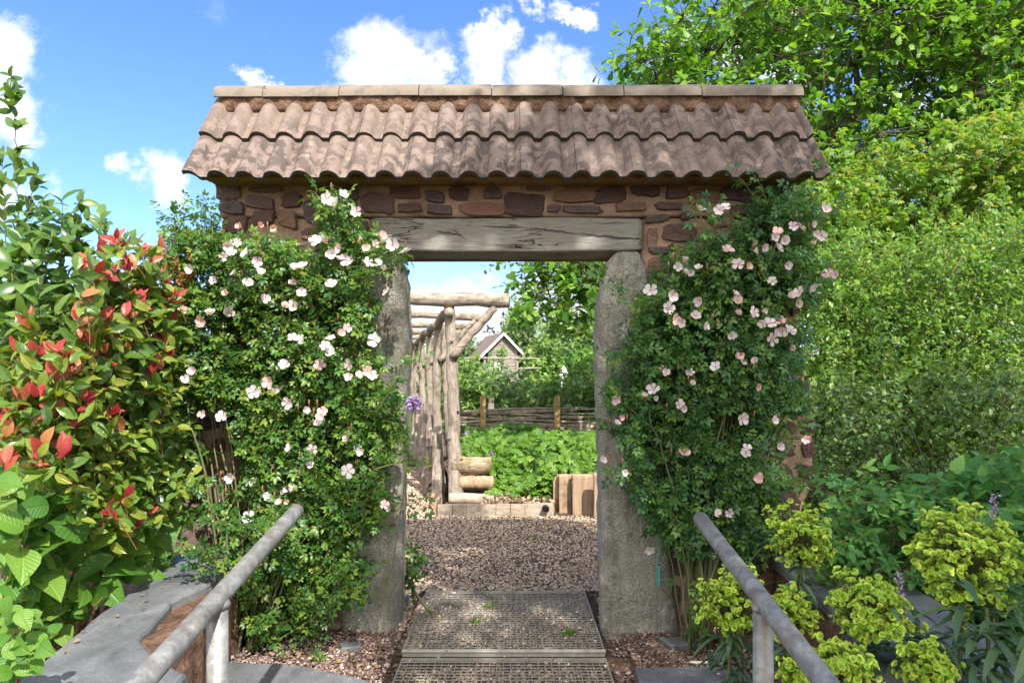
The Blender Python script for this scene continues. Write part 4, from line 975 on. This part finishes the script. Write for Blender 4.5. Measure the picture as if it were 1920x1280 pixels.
# fallen leaves and petals on slate, grit and grates
def fallen():
    lm = leaf_mat('fallen_leaf', [(.12,.07,.04),(.25,.15,.08),(.3,.24,.1)], .8, .1)
    n = 150; x = np.r_[R.uniform(-1.3,-.5,n), R.uniform(.5,1.3,n), R.uniform(-.55,.5,60), R.uniform(-.6,.55,80)]
    y = np.r_[R.uniform(2.6,3.8,2*n), R.uniform(2.7,4.6,60), R.uniform(4.7,6.6,80)]
    z = gz(x,y)+.02; z[2*n:2*n+60] = .016; k = len(x)
    tag(leaves_obj('fallen_leaves', lm, [instance(T_small, R.normal(size=(k,3))*[1,1,.1], R.normal(size=(k,3))*.25+[0,0,1], np.stack([x,y,z],1), R.uniform(.018,.04,k))]), kind='stuff')
    k = 70; x = R.uniform(-1.4,1.3,k); y = R.uniform(2.7,3.9,k)
    tag(leaves_obj('fallen_petals', LEAF['petal'], [instance(T_small, R.normal(size=(k,3))*[1,1,.1], R.normal(size=(k,3))*.25+[0,0,1], np.stack([x,y,gz(x,y)+.04],1), R.uniform(.012,.022,k))]), kind='stuff')
    k = 26; y = R.uniform(2.2,3.7,k); x = R.uniform(-1.72,-1.55,k)
    tag(leaves_obj('leaves_on_coping', lm, [instance(T_small, R.normal(size=(k,3))*[1,1,.1], R.normal(size=(k,3))*.2+[0,0,1], np.stack([x,y,np.full(k,.462)],1), R.uniform(.012,.03,k))]), kind='stuff')
fallen()
# ------------------------------------------------------------------ oak behind, oak overhead
def oak(name, label, base, clumps, limbs, lsize, kk, seed=0, T=T_oak, lm='oak', ntw=14, cr=.42, trunk=.3, tl=(.15,.35)):
    t = thing(name, base, label, 'oak tree')
    c = np.asarray(clumps); n = len(c)
    p = np.repeat(c, ntw, 0); off = R.normal(size=p.shape)*cr*.42; off[:,2] *= .6; p = p+off
    d = norm(off)+np.array([0,-.2,.35])+R.normal(size=p.shape)*.45
    lp, tw = spray(p, d, R.uniform(tl[0],tl[1],len(p)), kk, T, lsize, .8, .7, (.1,-.35,.45), .3, .3, .0035)
    leaves_obj('crown', LEAF[lm], [lp], t)
    sup = prisms(np.repeat(c,ntw,0), p, .008, .004)
    mb = MB(); b = np.array(base,float); tops = []
    mb.tube(curve(b-[0,0,.2], b+np.array(limbs[0]), (.2,0,0), 8), np.linspace(trunk,trunk*.55,8), 12, wob=.08)
    hub = b+np.array(limbs[0]); lim = []
    for L in limbs[1:]:
        cv = curve(hub-[0,0,.1], b+np.array(L), (R.uniform(-.3,.3),R.uniform(-.3,.3),.5), 12); cv[1:-1] += R.normal(size=cv[1:-1].shape)*.06
        mb.tube(cv, np.linspace(trunk*.45,.03,12), 8, wob=.08); lim.append(cv[3:])
    A = np.concatenate(lim)
    dist = np.linalg.norm(c[:,None]-A[None], axis=2); j = dist.argmin(1)
    for i in range(n): mb.tube(curve(A[j[i]], c[i], (0,0,.15*dist[i,j[i]]), 6)+np.r_[np.zeros((1,3)), R.normal(size=(4,3))*.03, np.zeros((1,3))], np.linspace(.028,.009,6), 5, cap=False)
    mb.build('trunk', M['bark'], t, smooth=True); leaves_obj('twigs', M['bark'], [tw, sup], t)
def clumps_px(poly, n, d0, d1, gap=-.6, sc=.012, seed=3):
    q = sample(poly, n, gap, sc, seed); return PA(q, R.uniform(d0,d1,n))
cl = np.concatenate([
    clumps_px([(1330,40),(1420,-60),(2100,-200),(2100,560),(1560,560),(1500,330),(1380,200)], 130, 12.5, 14.5, -9),
    clumps_px([(1200,130),(1195,100),(1240,80),(1275,15),(1310,30),(1360,-20),(1420,-60),(1700,-200),(2100,-200),(2100,560),(1560,560),(1500,330),(1300,200)], 370, 9.2, 12.5, -.4, .008),
    clumps_px([(1150,160),(1200,120),(1260,160),(1400,300),(1500,400),(1500,620),(1300,620),(1180,520),(1120,400),(1110,250)], 70, 10, 12, -.6),
    clumps_px([(975,478),(1150,470),(1160,590),(1105,585),(1060,540),(1015,515),(1000,492)], 15, 9.4, 10.2, -9),
    PA(np.array([(1012,548),(1030,585),(1020,560),(1105,590),(1075,545),(1210,115),(1280,30),(1230,150),(1340,10)]), 9.6)])
oak('oak_tree', 'large oak rising behind the right end of the tiled roof', (5.6,11.6,0), cl,
    [(-.3,0,2.6),(-3.9,-1.3,3.2),(-3.2,-.6,5.2),(-1.8,.2,7.2),(.6,0,7.6),(2.6,-.4,6.),(2.9,-.8,3.6),(-5.2,-1.4,3.1),(-2.4,.3,3.9),(1.2,-1.2,5.4),(-1.,-1.4,4.6)], .125, 7, ntw=15, cr=.55)
def overhead():
    # crown between the sun and the gateway; its clumps follow the shaded part of the gate
    q = []; 
    while len(q) < 135:
        z = R.uniform(-2.6,3.9); xl = np.interp(z, [-2.6,0,1.2,2.1,2.6,3.1,3.9], [-1.0,-.95,-.7,-.62,-.45,.35,2.4]); x = R.uniform(xl+.15, 4.2)
        if z > 3.2 or (z > 1.9 and x > 1.75 and x < 3.2) or (z > 2.9 and x < .3): continue
        v = sn(np.array([[x,0,z]]), 1.5, 4)[0]
        if v < -.55: continue
        q.append(np.array([x,D0,z])+SUN*R.uniform(7.5,10.5))
    c = np.array(q)
    oak('overhead_oak', 'oak crown high above the viewer whose leaves dapple the gateway with shade', (6.4,-3.6,-.2), c,
        [(-.3,.2,3.4),(-3.2,1.6,7.6),(-2.2,-.2,8.4),(-4.4,1.,6.9),(-1.,.6,8.2),(-3.6,-1.2,7.4),(-1.6,2.6,6.8)], .11, 6, ntw=15, cr=.42, trunk=.28)
overhead()

# ------------------------------------------------------------------ beyond the gateway
def wlog(mb, a, b, r0, r1, n=12, wob=.1, bend=.03, sides=12, r=None):
    t = np.linspace(0,1,n)[:,None]; c = np.asarray(a,float)*(1-t)+np.asarray(b,float)*t
    ax = R.normal(size=3); c = c+np.sin(t*math.pi)*ax*bend*.4+R.normal(size=c.shape)*bend*.15
    rr = np.linspace(r0,r1,n)*(1+R.uniform(-.05,.05,n)); mb.tube(c, rr, sides, wob=wob*.45, r=r); return c
pg = thing('log_pergola', (-1.7,10.5,0), 'rustic pergola of peeled logs left of the bed beyond the gateway', 'pergola')
PD = [7.7,9.25,10.8,12.35,13.9,15.4]
def rowx(d): return -.69-.203*(d-7.7)
for i, d in enumerate(PD):
    for side in (0,1):
        x = rowx(d)-side*2.15
        if side and i in (0,): pass
        m = MB(); ztop = 2.2
        if side == 0 and i == 0:
            c = wlog(m, P(855,942,7.7), P(843,572,7.72), .082, .056, 20, .12, .03)
            for (px,py) in ((843,822),(860,770),(848,640),(866,860)):
                b = P(px,py,7.66); m.tube([b, b+[R.uniform(-.02,.02),-.03,.01]], [.018,.012], 7)
        else: wlog(m, (x+.03,d,0), (x,d,ztop), .066 if side == 0 else .07, .05, 16, .14, .04)
        m.build('post', M['log'], pg, smooth=True)
        if side == 0 and i == 1:              # the second and later posts are paired trunks
            m = MB(); wlog(m, (x+.17,d+.1,0), (x+.06,d+.05,ztop-.05), .058, .04, 14, .12, .05); m.build('post', M['log'], pg, smooth=True)
    m = MB(); xr = rowx(d)+.66; zb = 2.31 if i == 0 else 2.3
    wlog(m, (rowx(d)-2.7,d,zb+.1), (xr,d,zb+.0 if i == 0 else zb-.04), .068 if i == 0 else .05, .078 if i == 0 else .055, 20, .12, .05); m.build('cross_beam', M['logx'], pg, smooth=True)
    m = MB(); wlog(m, (rowx(d)+.03,d-.03,1.68), (xr-.16,d-.01,zb-.07), .05 if i == 0 else .038, .045 if i == 0 else .035, 12, .12, .05); m.build('brace', M['logx'], pg, smooth=True)
for side in (0,1):
    for i in range(5):
        m = MB(); a = (rowx(PD[i])-side*2.15, PD[i]-.12, 2.17); b = (rowx(PD[i+1])-side*2.15, PD[i+1]+.1, 2.17)
        wlog(m, a, b, .055, .05, 14, .12, .05); m.build('top_plate', M['log'], pg, smooth=True)
# palisade of upright split logs between the posts
pal = thing('log_palisade', (-1.2,10,0), 'row of broken upright split logs at the feet of the pergola posts', 'palisade')
for i in range(34):
    d = 7.95+i*.155; x = rowx(d)-.07+R.uniform(-.05,.05); h = R.uniform(.55,.95)+.12*math.sin(i*.8); m = MB()
    n = 7; zz = np.linspace(-.05,h,n); c = np.stack([x+R.normal(size=n)*.008+np.linspace(0,R.uniform(-.05,.05),n), d+R.normal(size=n)*.008, zz],1)
    m.tube(c, np.linspace(R.uniform(.07,.1),R.uniform(.02,.06),n), 9, wob=.22); m.build('split_log', M['log'], pal, smooth=False)
# stacked logs right of the front post
for a,b,r,lab in (((858,872),(921,872),.100,'upper mossy log of the stack right of the front pergola post'),((872,904),(925,904),.083,'middle log of the stack right of the front pergola post'),((842,934),(926,938),.062,'bottom log lying in front of the front pergola post')):
    m = MB(); dd = 7.72 if r > .07 else 7.45; pa, pb = P(a[0],a[1],dd), P(b[0],b[1],dd+.02)
    if r > .07: pa[0] -= .06
    wlog(m, pa, pb, r, r*.94, 14, .09, .01, 14); o = m.build('stacked_log', M['mosslog'] if r > .09 else M['sleeper'] if r > .07 else M['plank'], None, smooth=True); tag(o, lab, 'log', 'logs stacked at the corner of the bed')
o = MB(); 
xs = np.linspace(-.78,.44,9)
for i in range(8): o.box((xs[i]+.002,7.16+R.uniform(-.008,.008),-.03),(xs[i+1]-.002,7.2,.125+R.uniform(-.012,.01)), jit=.003)
tag(o.build('edging_board', M['plank']), 'pale cracked board edging the front of the green bed', 'edging board')
o = MB()
for i in range(6):
    d = 7.2+i*.42; o.box((-.80-.19*(d-7.2)-.03,d,-.03),(-.80-.19*(d-7.2)+.01,d+.43,.13), jit=.006)
tag(o.build('side_edging_board', M['sleeper']), 'brown board edging running back along the pergola gravel', 'edging board')
o = MB(); c = P(1023,953,7.13); n = 20; V = []
for rr, yy in ((.036,7.08),(.036,7.19),(.029,7.081),(.029,7.19)):
    for k in range(n): V.append((c[0]+rr*math.cos(2*math.pi*k/n), yy, c[2]+rr*math.sin(2*math.pi*k/n)))
Fs = []
for k in range(n):
    q = (k+1)%n; Fs += [(k,q,n+q,n+k),(2*n+k,3*n+k,3*n+q,2*n+q),(k,2*n+k,2*n+q,q)]
Fs.append(tuple(range(3*n,4*n))); o.add(V, Fs); tag(o.build('drain_pipe', M['black'], None, True), 'black drain pipe end poking from the bed edging', 'pipe')
t = thing('sleeper_wall', (.72,7.1,0), 'upright tan timber boards retaining the bed by the right granite slab', 'retaining wall')
bx = [(1037,1047,7.42),(1048,1072,7.32),(1073,1113,7.2),(1114,1140,6.95),(1142,1180,6.8),(1182,1230,6.7)]
for a,b,d in bx:
    m = MB(); x0 = WX(a,d); x1 = WX(b,d)
    loft([(z, x0, x1, d, d+.07, 8) for z in np.linspace(-.05,WZ(888,d)+R.uniform(-.012,.008),14)], 24, .004, 5., a, 0, m); m.build('board', M['sleeper'], t, smooth=True)
# raised bed: soil, geranium leaves, flowers
def bed():
    V = []; xs = np.linspace(0,1,22); ys = np.linspace(7.24,12.6,24); 
    def xl(d): return rowx(d)+.05 if d > 7.9 else -.3
    for d in ys:
        for u in xs:
            x = xl(d)*(1-u)+2.3*u if d > 7.5 else (-.72)*(1-u)+.46*u
            z = np.interp(d, [7.24,7.6,8.2,9.,12.6], [.09,.1,.22,.33,.46]); 
            if x > .60: z = max(z, .4)
            V.append((x,d,z+R.uniform(-.01,.01)))
    nx, ny = 22, 24; m = MB(); m.add(V, [(j*nx+i,j*nx+i+1,(j+1)*nx+i+1,(j+1)*nx+i) for j in range(ny-1) for i in range(nx-1)])
    tag(m.build('bed_soil', M['ground'], None, True), kind='structure')
    n = 4200; d = R.uniform(7.95,11.6,n); d = 7.9+(R.rand(n)**1.15)*3.8
    x = np.where(d < 8.4, R.uniform(-.32,1.6,n), R.uniform(-.75,1.8,n)); x = np.maximum(x, rowx(d)+.14+np.where(d < 8.3,.25,0))
    g0 = np.interp(d, [7.24,7.6,8.2,9.,12.6], [.09,.1,.22,.33,.46]); g0 = np.where(x > .45, np.maximum(g0,.4), g0)
    hh = .12+.22*np.clip(.55+.5*sn(np.stack([x,d,0*x],1),2.2),0,1)
    hh = hh*np.where((x > .45), .55, 1.); z = g0+hh*R.uniform(.25,1.,n)
    pos = np.stack([x,d,z],1)
    D = R.normal(size=(n,3))*[1,.8,.35]+[0,-.5,-.1]; N = R.normal(size=(n,3))*.35+[.15,-.5,.85]
    o1 = instance(T_palm, D, N, pos, R.uniform(.06,.1,n))
    k = 1900; x2 = R.uniform(-.28,.66,k); x2 = np.where(R.rand(k) < .3, R.uniform(.3,.95,k), x2); d2 = R.uniform(7.5,8.6,k); p2 = np.stack([x2,d2,.13+R.rand(k)*np.clip(d2-7.55,0,.6)*.6+np.where(x2>.3,.04+.3*R.rand(k),0)],1)
    o2 = instance(T_palm, R.normal(size=(k,3))*[1,.8,.3]+[0,-.6,-.2], R.normal(size=(k,3))*.3+[.1,-.6,.8], p2, R.uniform(.06,.1,k))
    k = 700; p3 = np.stack([R.uniform(.02,.75,k), R.uniform(7.42,7.95,k), R.uniform(.14,.47,k)],1)
    p3[:,2] = np.minimum(p3[:,2], .14+np.clip(p3[:,0],0,1)*.75)
    o3 = instance(T_palm, R.normal(size=(k,3))*[1,.8,.3]+[0,-.6,-.2], R.normal(size=(k,3))*.3+[.1,-.6,.8], p3, R.uniform(.05,.1,k))
    o = leaves_obj('geranium_cover', LEAF['geran'], [o1,o2,o3]); tag(o, kind='stuff')
    for i,(px,py) in enumerate(((921,851),(876,810),(935,925))):
        dd = (8.2,9.3,8.0)[i]; c = P(px,py,dd); m_ = 30
        oo = leaves_obj('blue_flower', LEAF['violet'], [instance(T_small, norm(R.normal(size=(m_,3)))+[0,-.3,0], R.normal(size=(m_,3)), c+R.normal(size=(m_,3))*.008, .03)])
        tag(oo, ['small pale blue flower in the middle of the geranium leaves','small violet flower beside the front pergola post','tiny blue flower low at the front of the geranium leaves'][i], 'flower')
bed()
# seedlings and dry litter in front of the bed
def litter():
    n = 700; x = R.uniform(-.3,.42,n); d = R.uniform(7.22,7.7,n); pos = np.stack([x,d,.12+R.rand(n)*.03],1)
    lm = leaf_mat('dry_leaf', [(.2,.13,.09),(.38,.27,.2),(.5,.4,.3)], .8, .15)
    tag(leaves_obj('leaf_litter', lm, [instance(T_small, R.normal(size=(n,3)), R.normal(size=(n,3))*.6+[0,0,1], pos, R.uniform(.03,.06,n))]), kind='stuff')
litter()
# wattle fence
wf = thing('wattle_fence', (.6,12.2,.4), 'low fence of woven hazel rods behind the green bed', 'fence')
m = MB()
for i in range(26):
    z = .50+.42*(i/26)+R.uniform(-.02,.02); x0 = R.uniform(-1.3,-.3); x1 = x0+R.uniform(1.6,3.2)
    n = 16; xx = np.linspace(x0,x1,n); ph = R.rand()*3
    c = np.stack([xx, 12.2+.04*np.sin(xx*2.4+(i%2)*math.pi), z+R.uniform(-.09,.09)*np.linspace(-1,1,n)+.012*np.sin(xx*3+ph)],1)
    m.tube(c, np.linspace(R.uniform(.017,.032),.012,n), 8, wob=.07)
m.build('woven_rods', M['wattle'], wf, smooth=True)
for px, top_ in ((906,742),(1045,742),(1180,745)):
    m = MB(); x = WX(px,12.05); m.box((x-.048,12.0,.3),(x+.048,12.09,WZ(top_,12.05)), jit=.004); m.build('post', M['post'], wf)
m = MB(); m.box((WX(921,12.6)-.05,12.6,.3),(WX(921,12.6)+.05,12.68,WZ(746,12.6)), jit=.004); tag(m.build('wooden_stake', M['shed']), 'grey wooden stake standing behind the wattle fence', 'stake')

# shrubs beyond the fence
far = dict(tl=(.15,.45), twr=.004, gap=-.7, gsc=.03)
BG = [('garden_shrub','broad mid green shrub just behind the wattle fence by the pergola',(-.6,14,.4),[([(850,700),(905,722),(960,735),(990,790),(850,800)],13.6,15,640)],'far',T_small,.10),
  ('dark_leafy_shrub','darker leafy shrub behind the right post of the wattle fence',(1.4,14.5,.4),[([(960,740),(1020,722),(1100,712),(1180,705),(1180,790),(960,790)],13.8,15.2,800)],'far',T_small,.10),
  ('feathery_shrub','pale feathery yellow green shrub right of the shed',(2.6,24,.8),[([(1000,702),(1030,680),(1080,665),(1160,650),(1160,720),(1000,730)],22,25,520)],'haw',T_tiny,.15),
  ('round_bush','rounded bright bush between shed and far tree',(1.6,30,1),[([(995,670),(1010,652),(1040,645),(1075,655),(1090,700),(1000,710)],28,31,420)],'far',T_small,.2),
  ('climbing_plant','golden green climber against the shed gable',(-.6,34,1),[([(932,700),(930,672),(942,650),(952,652),(955,700)],33.5,34.3,26)],'haw',T_small,.18),
  ('hedge_bush','low dark bush left of the shed',(-2,26,.8),[([(855,690),(880,682),(905,698),(915,720),(855,730)],24,27,260)],'far',T_small,.16),
  ('pink_flowering_shrub','dusty grey green shrub with faded blossom in front of the shed',(-.3,17,.5),[([(900,715),(925,708),(960,715),(970,750),(900,750)],16,17,220)],'farcool',T_small,.11)]
for nm,lab,b,regs,lm,T,s in BG: shrub(nm,lab,'shrub',b,regs,LEAF[lm],T,s,7,(.06,.2),10,'bark',None,brr=.03,twr=.006,gap=-.9,gsc=.03,clump=.25)
shrub('birch_tree','slender grey green birch rising behind the shed','birch',(.7,52,1),[([(968,575),(978,570),(990,600),(1005,640),(1000,690),(960,690),(945,650),(952,610)],50,54,620)],LEAF['farcool'],T_small,.34,6,(.5,1.4),14,'bark',brr=.12,twr=.02,gap=-.45,gsc=.06,dirb=(0,0,.8))
shrub('far_ash_tree','rounded green tree beyond the garden beside the right granite slab','tree',(4,44,1),[([(1020,612),(1050,596),(1090,600),(1150,590),(1200,620),(1200,700),(1060,690),(1030,660),(1012,640)],40,46,760)],LEAF['far'],T_small,.34,7,(.4,1.1),16,'bark',brr=.12,twr=.02,gap=-.35,gsc=.05)
shrub('distant_tree_left','small dark bush on the skyline seen between the pergola posts','bush',(-3.4,40,1),[([(868,665),(875,645),(884,640),(890,668),(885,690),(868,690)],38,41,80)],LEAF['farcool'],T_small,.3,6,(.3,.8),6,'bark',brr=.05,twr=.02)
# a hedge across the far end so no bare horizon shows
n = 9000; x = R.uniform(-60,60,n); y = R.uniform(55,62,n); z = 1.+R.rand(n)*(1.8+.7*sn(np.stack([x*.1,0*x,0*x],1),1.))
tag(leaves_obj('distant_hedge', LEAF['far'], [instance(T_small, R.normal(size=(n,3)), R.normal(size=(n,3))+[0,-.5,.5], np.stack([x,y,z],1), R.uniform(.7,1.3,n))]), kind='stuff')
# shed
def shed():
    d = 36.; t = thing('garden_shed', (WX(940,d),d,1), 'small weathered grey weatherboard shed with white bargeboards', 'shed')
    x0, x1 = WX(914,d), WX(970,d); zb = .7; ze = WZ(655,d); za = WZ(628,d); y1 = d+3.2; xc = (x0+x1)/2
    ca, sa = math.cos(math.radians(17)), math.sin(math.radians(17))
    class TB(MB):
        def add(s_, V, *a, **k):
            V = np.array(V, float); X = V[:,0]-xc; Y = V[:,1]-d; V = V.copy(); V[:,0] = xc+X*ca-Y*sa; V[:,1] = d+X*sa+Y*ca; MB.add(s_, V, *a, **k)
    MB_ = TB
    m = MB_(); n = 16
    for i in range(n):                   # lapped boards on front and left side
        z0 = zb+(ze-zb)*i/n; z1 = zb+(ze-zb)*(i+1)/n
        V = [(x0,d-.03,z0),(x1,d-.03,z0),(x1,d,z1),(x0,d,z1)]; m.add(V, [(0,1,2,3)])
        m.add([(x0-.03,y1,z0),(x0-.03,d,z0),(x0,d,z1),(x0,y1,z1)], [(0,1,2,3)]); m.add([(x1+.03,d,z0),(x1+.03,y1,z0),(x1,y1,z1),(x1,d,z1)], [(0,1,2,3)])
    for i in range(6):
        f0, f1 = i/6, (i+1)/6; m.add([(x0+(xc-x0)*f0,d-.03,ze+(za-ze)*f0),(x1+(xc-x1)*f0,d-.03,ze+(za-ze)*f0),(x1+(xc-x1)*f1,d,ze+(za-ze)*f1),(x0+(xc-x0)*f1,d,ze+(za-ze)*f1)], [(0,1,2,3)])
    m.add([(x0,y1,zb),(x1,y1,zb),(x1,y1,ze),(xc,y1,za),(x0,y1,ze)], [(4,3,2,1,0)]); m.build('wall', M['shed'], t)
    ov = .32; sl = (za-ze)/(xc-x0); m = MB_()
    L = [(x0-.55,ze-sl*.55+.02),(xc,za+.05),(x1+ov,ze-sl*ov+.02)]
    for (ax,az),(bx_,bz) in ((L[0],L[1]),(L[1],L[2])):
        V = [(ax,d-.25,az),(bx_,d-.25,bz),(bx_,y1+.2,bz),(ax,y1+.2,az)]; V += [(p[0],p[1],p[2]+.08) for p in V]
        m.add(V, [(0,3,2,1),(4,5,6,7),(0,1,5,4),(1,2,6,5),(2,3,7,6),(3,0,4,7)])
    rf = m.build('roof', M['rooftile'], t)
    for (ax,az),(bx_,bz) in ((L[0],L[1]),(L[1],L[2])):
        m = MB_(); V = [(ax,d-.29,az-.07),(bx_,d-.29,bz-.07),(bx_,d-.29,bz+.09),(ax,d-.29,az+.09)]; V += [(p[0],p[1]+.035,p[2]) for p in V]
        m.add(V, [(0,1,2,3),(7,6,5,4),(0,4,5,1),(3,2,6,7)]); o = m.build('bargeboard', M['white'], None); o.parent = rf
    for y in (d+.2,d+1.2):
        m = MB_(); m.box((x0-.06,y,ze-.9),(x0-.035,y+.8,ze-.15)); m.build('window', M['dark'], t)
    for xx in (x0,x1-.07):
        m = MB_(); m.box((xx,d-.07,zb),(xx+.09,d-.035,ze)); m.build('corner_trim', M['white'] if False else M['shed'], t)
    for y in (d+.05, d+1.3, y1-.1):
        m = MB_(); m.box((x0-.5,y,zb),(x0-.42,y+.1,ze-sl*.42)); m.build('veranda_post', M['shed'], t)
shed()
# weather vane on a pole behind the shed
d = 40.; c = P(918,628,d); t = thing('weather_vane', (c[0],d,1), 'iron weather vane with an animal figure above the shed roof', 'weather vane')
m = MB(); m.tube([(c[0],d,1.),(c[0],d,c[2]+.2)], .018, 6); m.build('pole', M['dark'], t)
m = MB(); m.box((c[0]-.30,d-.012,c[2]+.165),(c[0]+.30,d+.012,c[2]+.2)); m.add([(c[0]-.44,d,c[2]+.18),(c[0]-.28,d-.012,c[2]+.11),(c[0]-.28,d-.012,c[2]+.26),(c[0]-.28,d+.012,c[2]+.11),(c[0]-.28,d+.012,c[2]+.26)], [(0,1,2),(0,4,3),(1,3,4,2)]); m.build('arrow', M['dark'], t)
m = MB(); m.box((c[0]-.25,d-.01,c[2]-.11),(c[0]+.25,d+.01,c[2]-.085)); m.build('compass_arm', M['dark'], t)
m = MB(); pts = [(-.2,.2),(-.17,.32),(-.13,.46),(-.2,.56),(-.14,.62),(-.06,.56),(.0,.46),(.14,.42),(.24,.5),(.27,.46),(.2,.36),(.2,.2),(.15,.2),(.12,.32),(-.04,.33),(-.1,.2)]
V = [(c[0]+a,d-.012,c[2]+b) for a,b in pts]+[(c[0]+a,d+.012,c[2]+b) for a,b in pts]; n = len(pts)
m.add(V, [tuple(range(n)),tuple(range(n,2*n))[::-1]]+[(i,n+i,n+(i+1)%n,(i+1)%n) for i in range(n)]); m.build('figure', M['dark'], t)
# pale pole rails in front of the shed
t = thing('pole_trellis', (WX(940,27),27,.7), 'pale pole trellis with thin rails in front of the shed', 'trellis')
d = 27.
for px in (896,909,970):
    m = MB(); wlog(m, (WX(px,d),d,.5), (WX(px,d),d,WZ(668 if px > 900 else 664,d)), .05 if px > 900 else .03, .045 if px > 900 else .02, 6, .06, .01, 7); m.build('post', M['log'], t)
for (a,b,y0,y1) in ((868,1012,671,672),(972,1015,691,689),(905,930,690,691)):
    m = MB(); wlog(m, (WX(a,d),d-.07,WZ(y0,d)), (WX(b,d),d-.07,WZ(y1,d)), .04, .03, 10, .06, .03, 7); m.build('rail', M['logx'], t)
for px, h in ((930,40),(936,42)):
    m = MB(); x = WX(px,22); m.tube([(x,22,.5),(x,22,WZ(684,22)),(x,22,WZ(680,22))], [.055,.055,.02], 8)
    tag(m.build('white_marker', M['white']), 'short white marker post left of its twin in front of the shed' if px == 930 else 'short white marker post right of its twin in front of the shed', 'marker post', 'white marker posts')
m = MB(); c = P(1056,700,21); m.tube([c+[-.08,0,-.26],c+[-.04,0,-.1],c+[.04,0,0],c+[.02,0,.16],c+[.0,0,.24]], [.03,.1,.13,.07,.01], 8, wob=.15); m.tube([c-[.05,0,.8],c-[.05,0,.2]], .02, 6)
tag(m.build('white_cloth', M['white'], None, True), 'white cloth tied round a stick among the shrubs right of the shed', 'cloth')
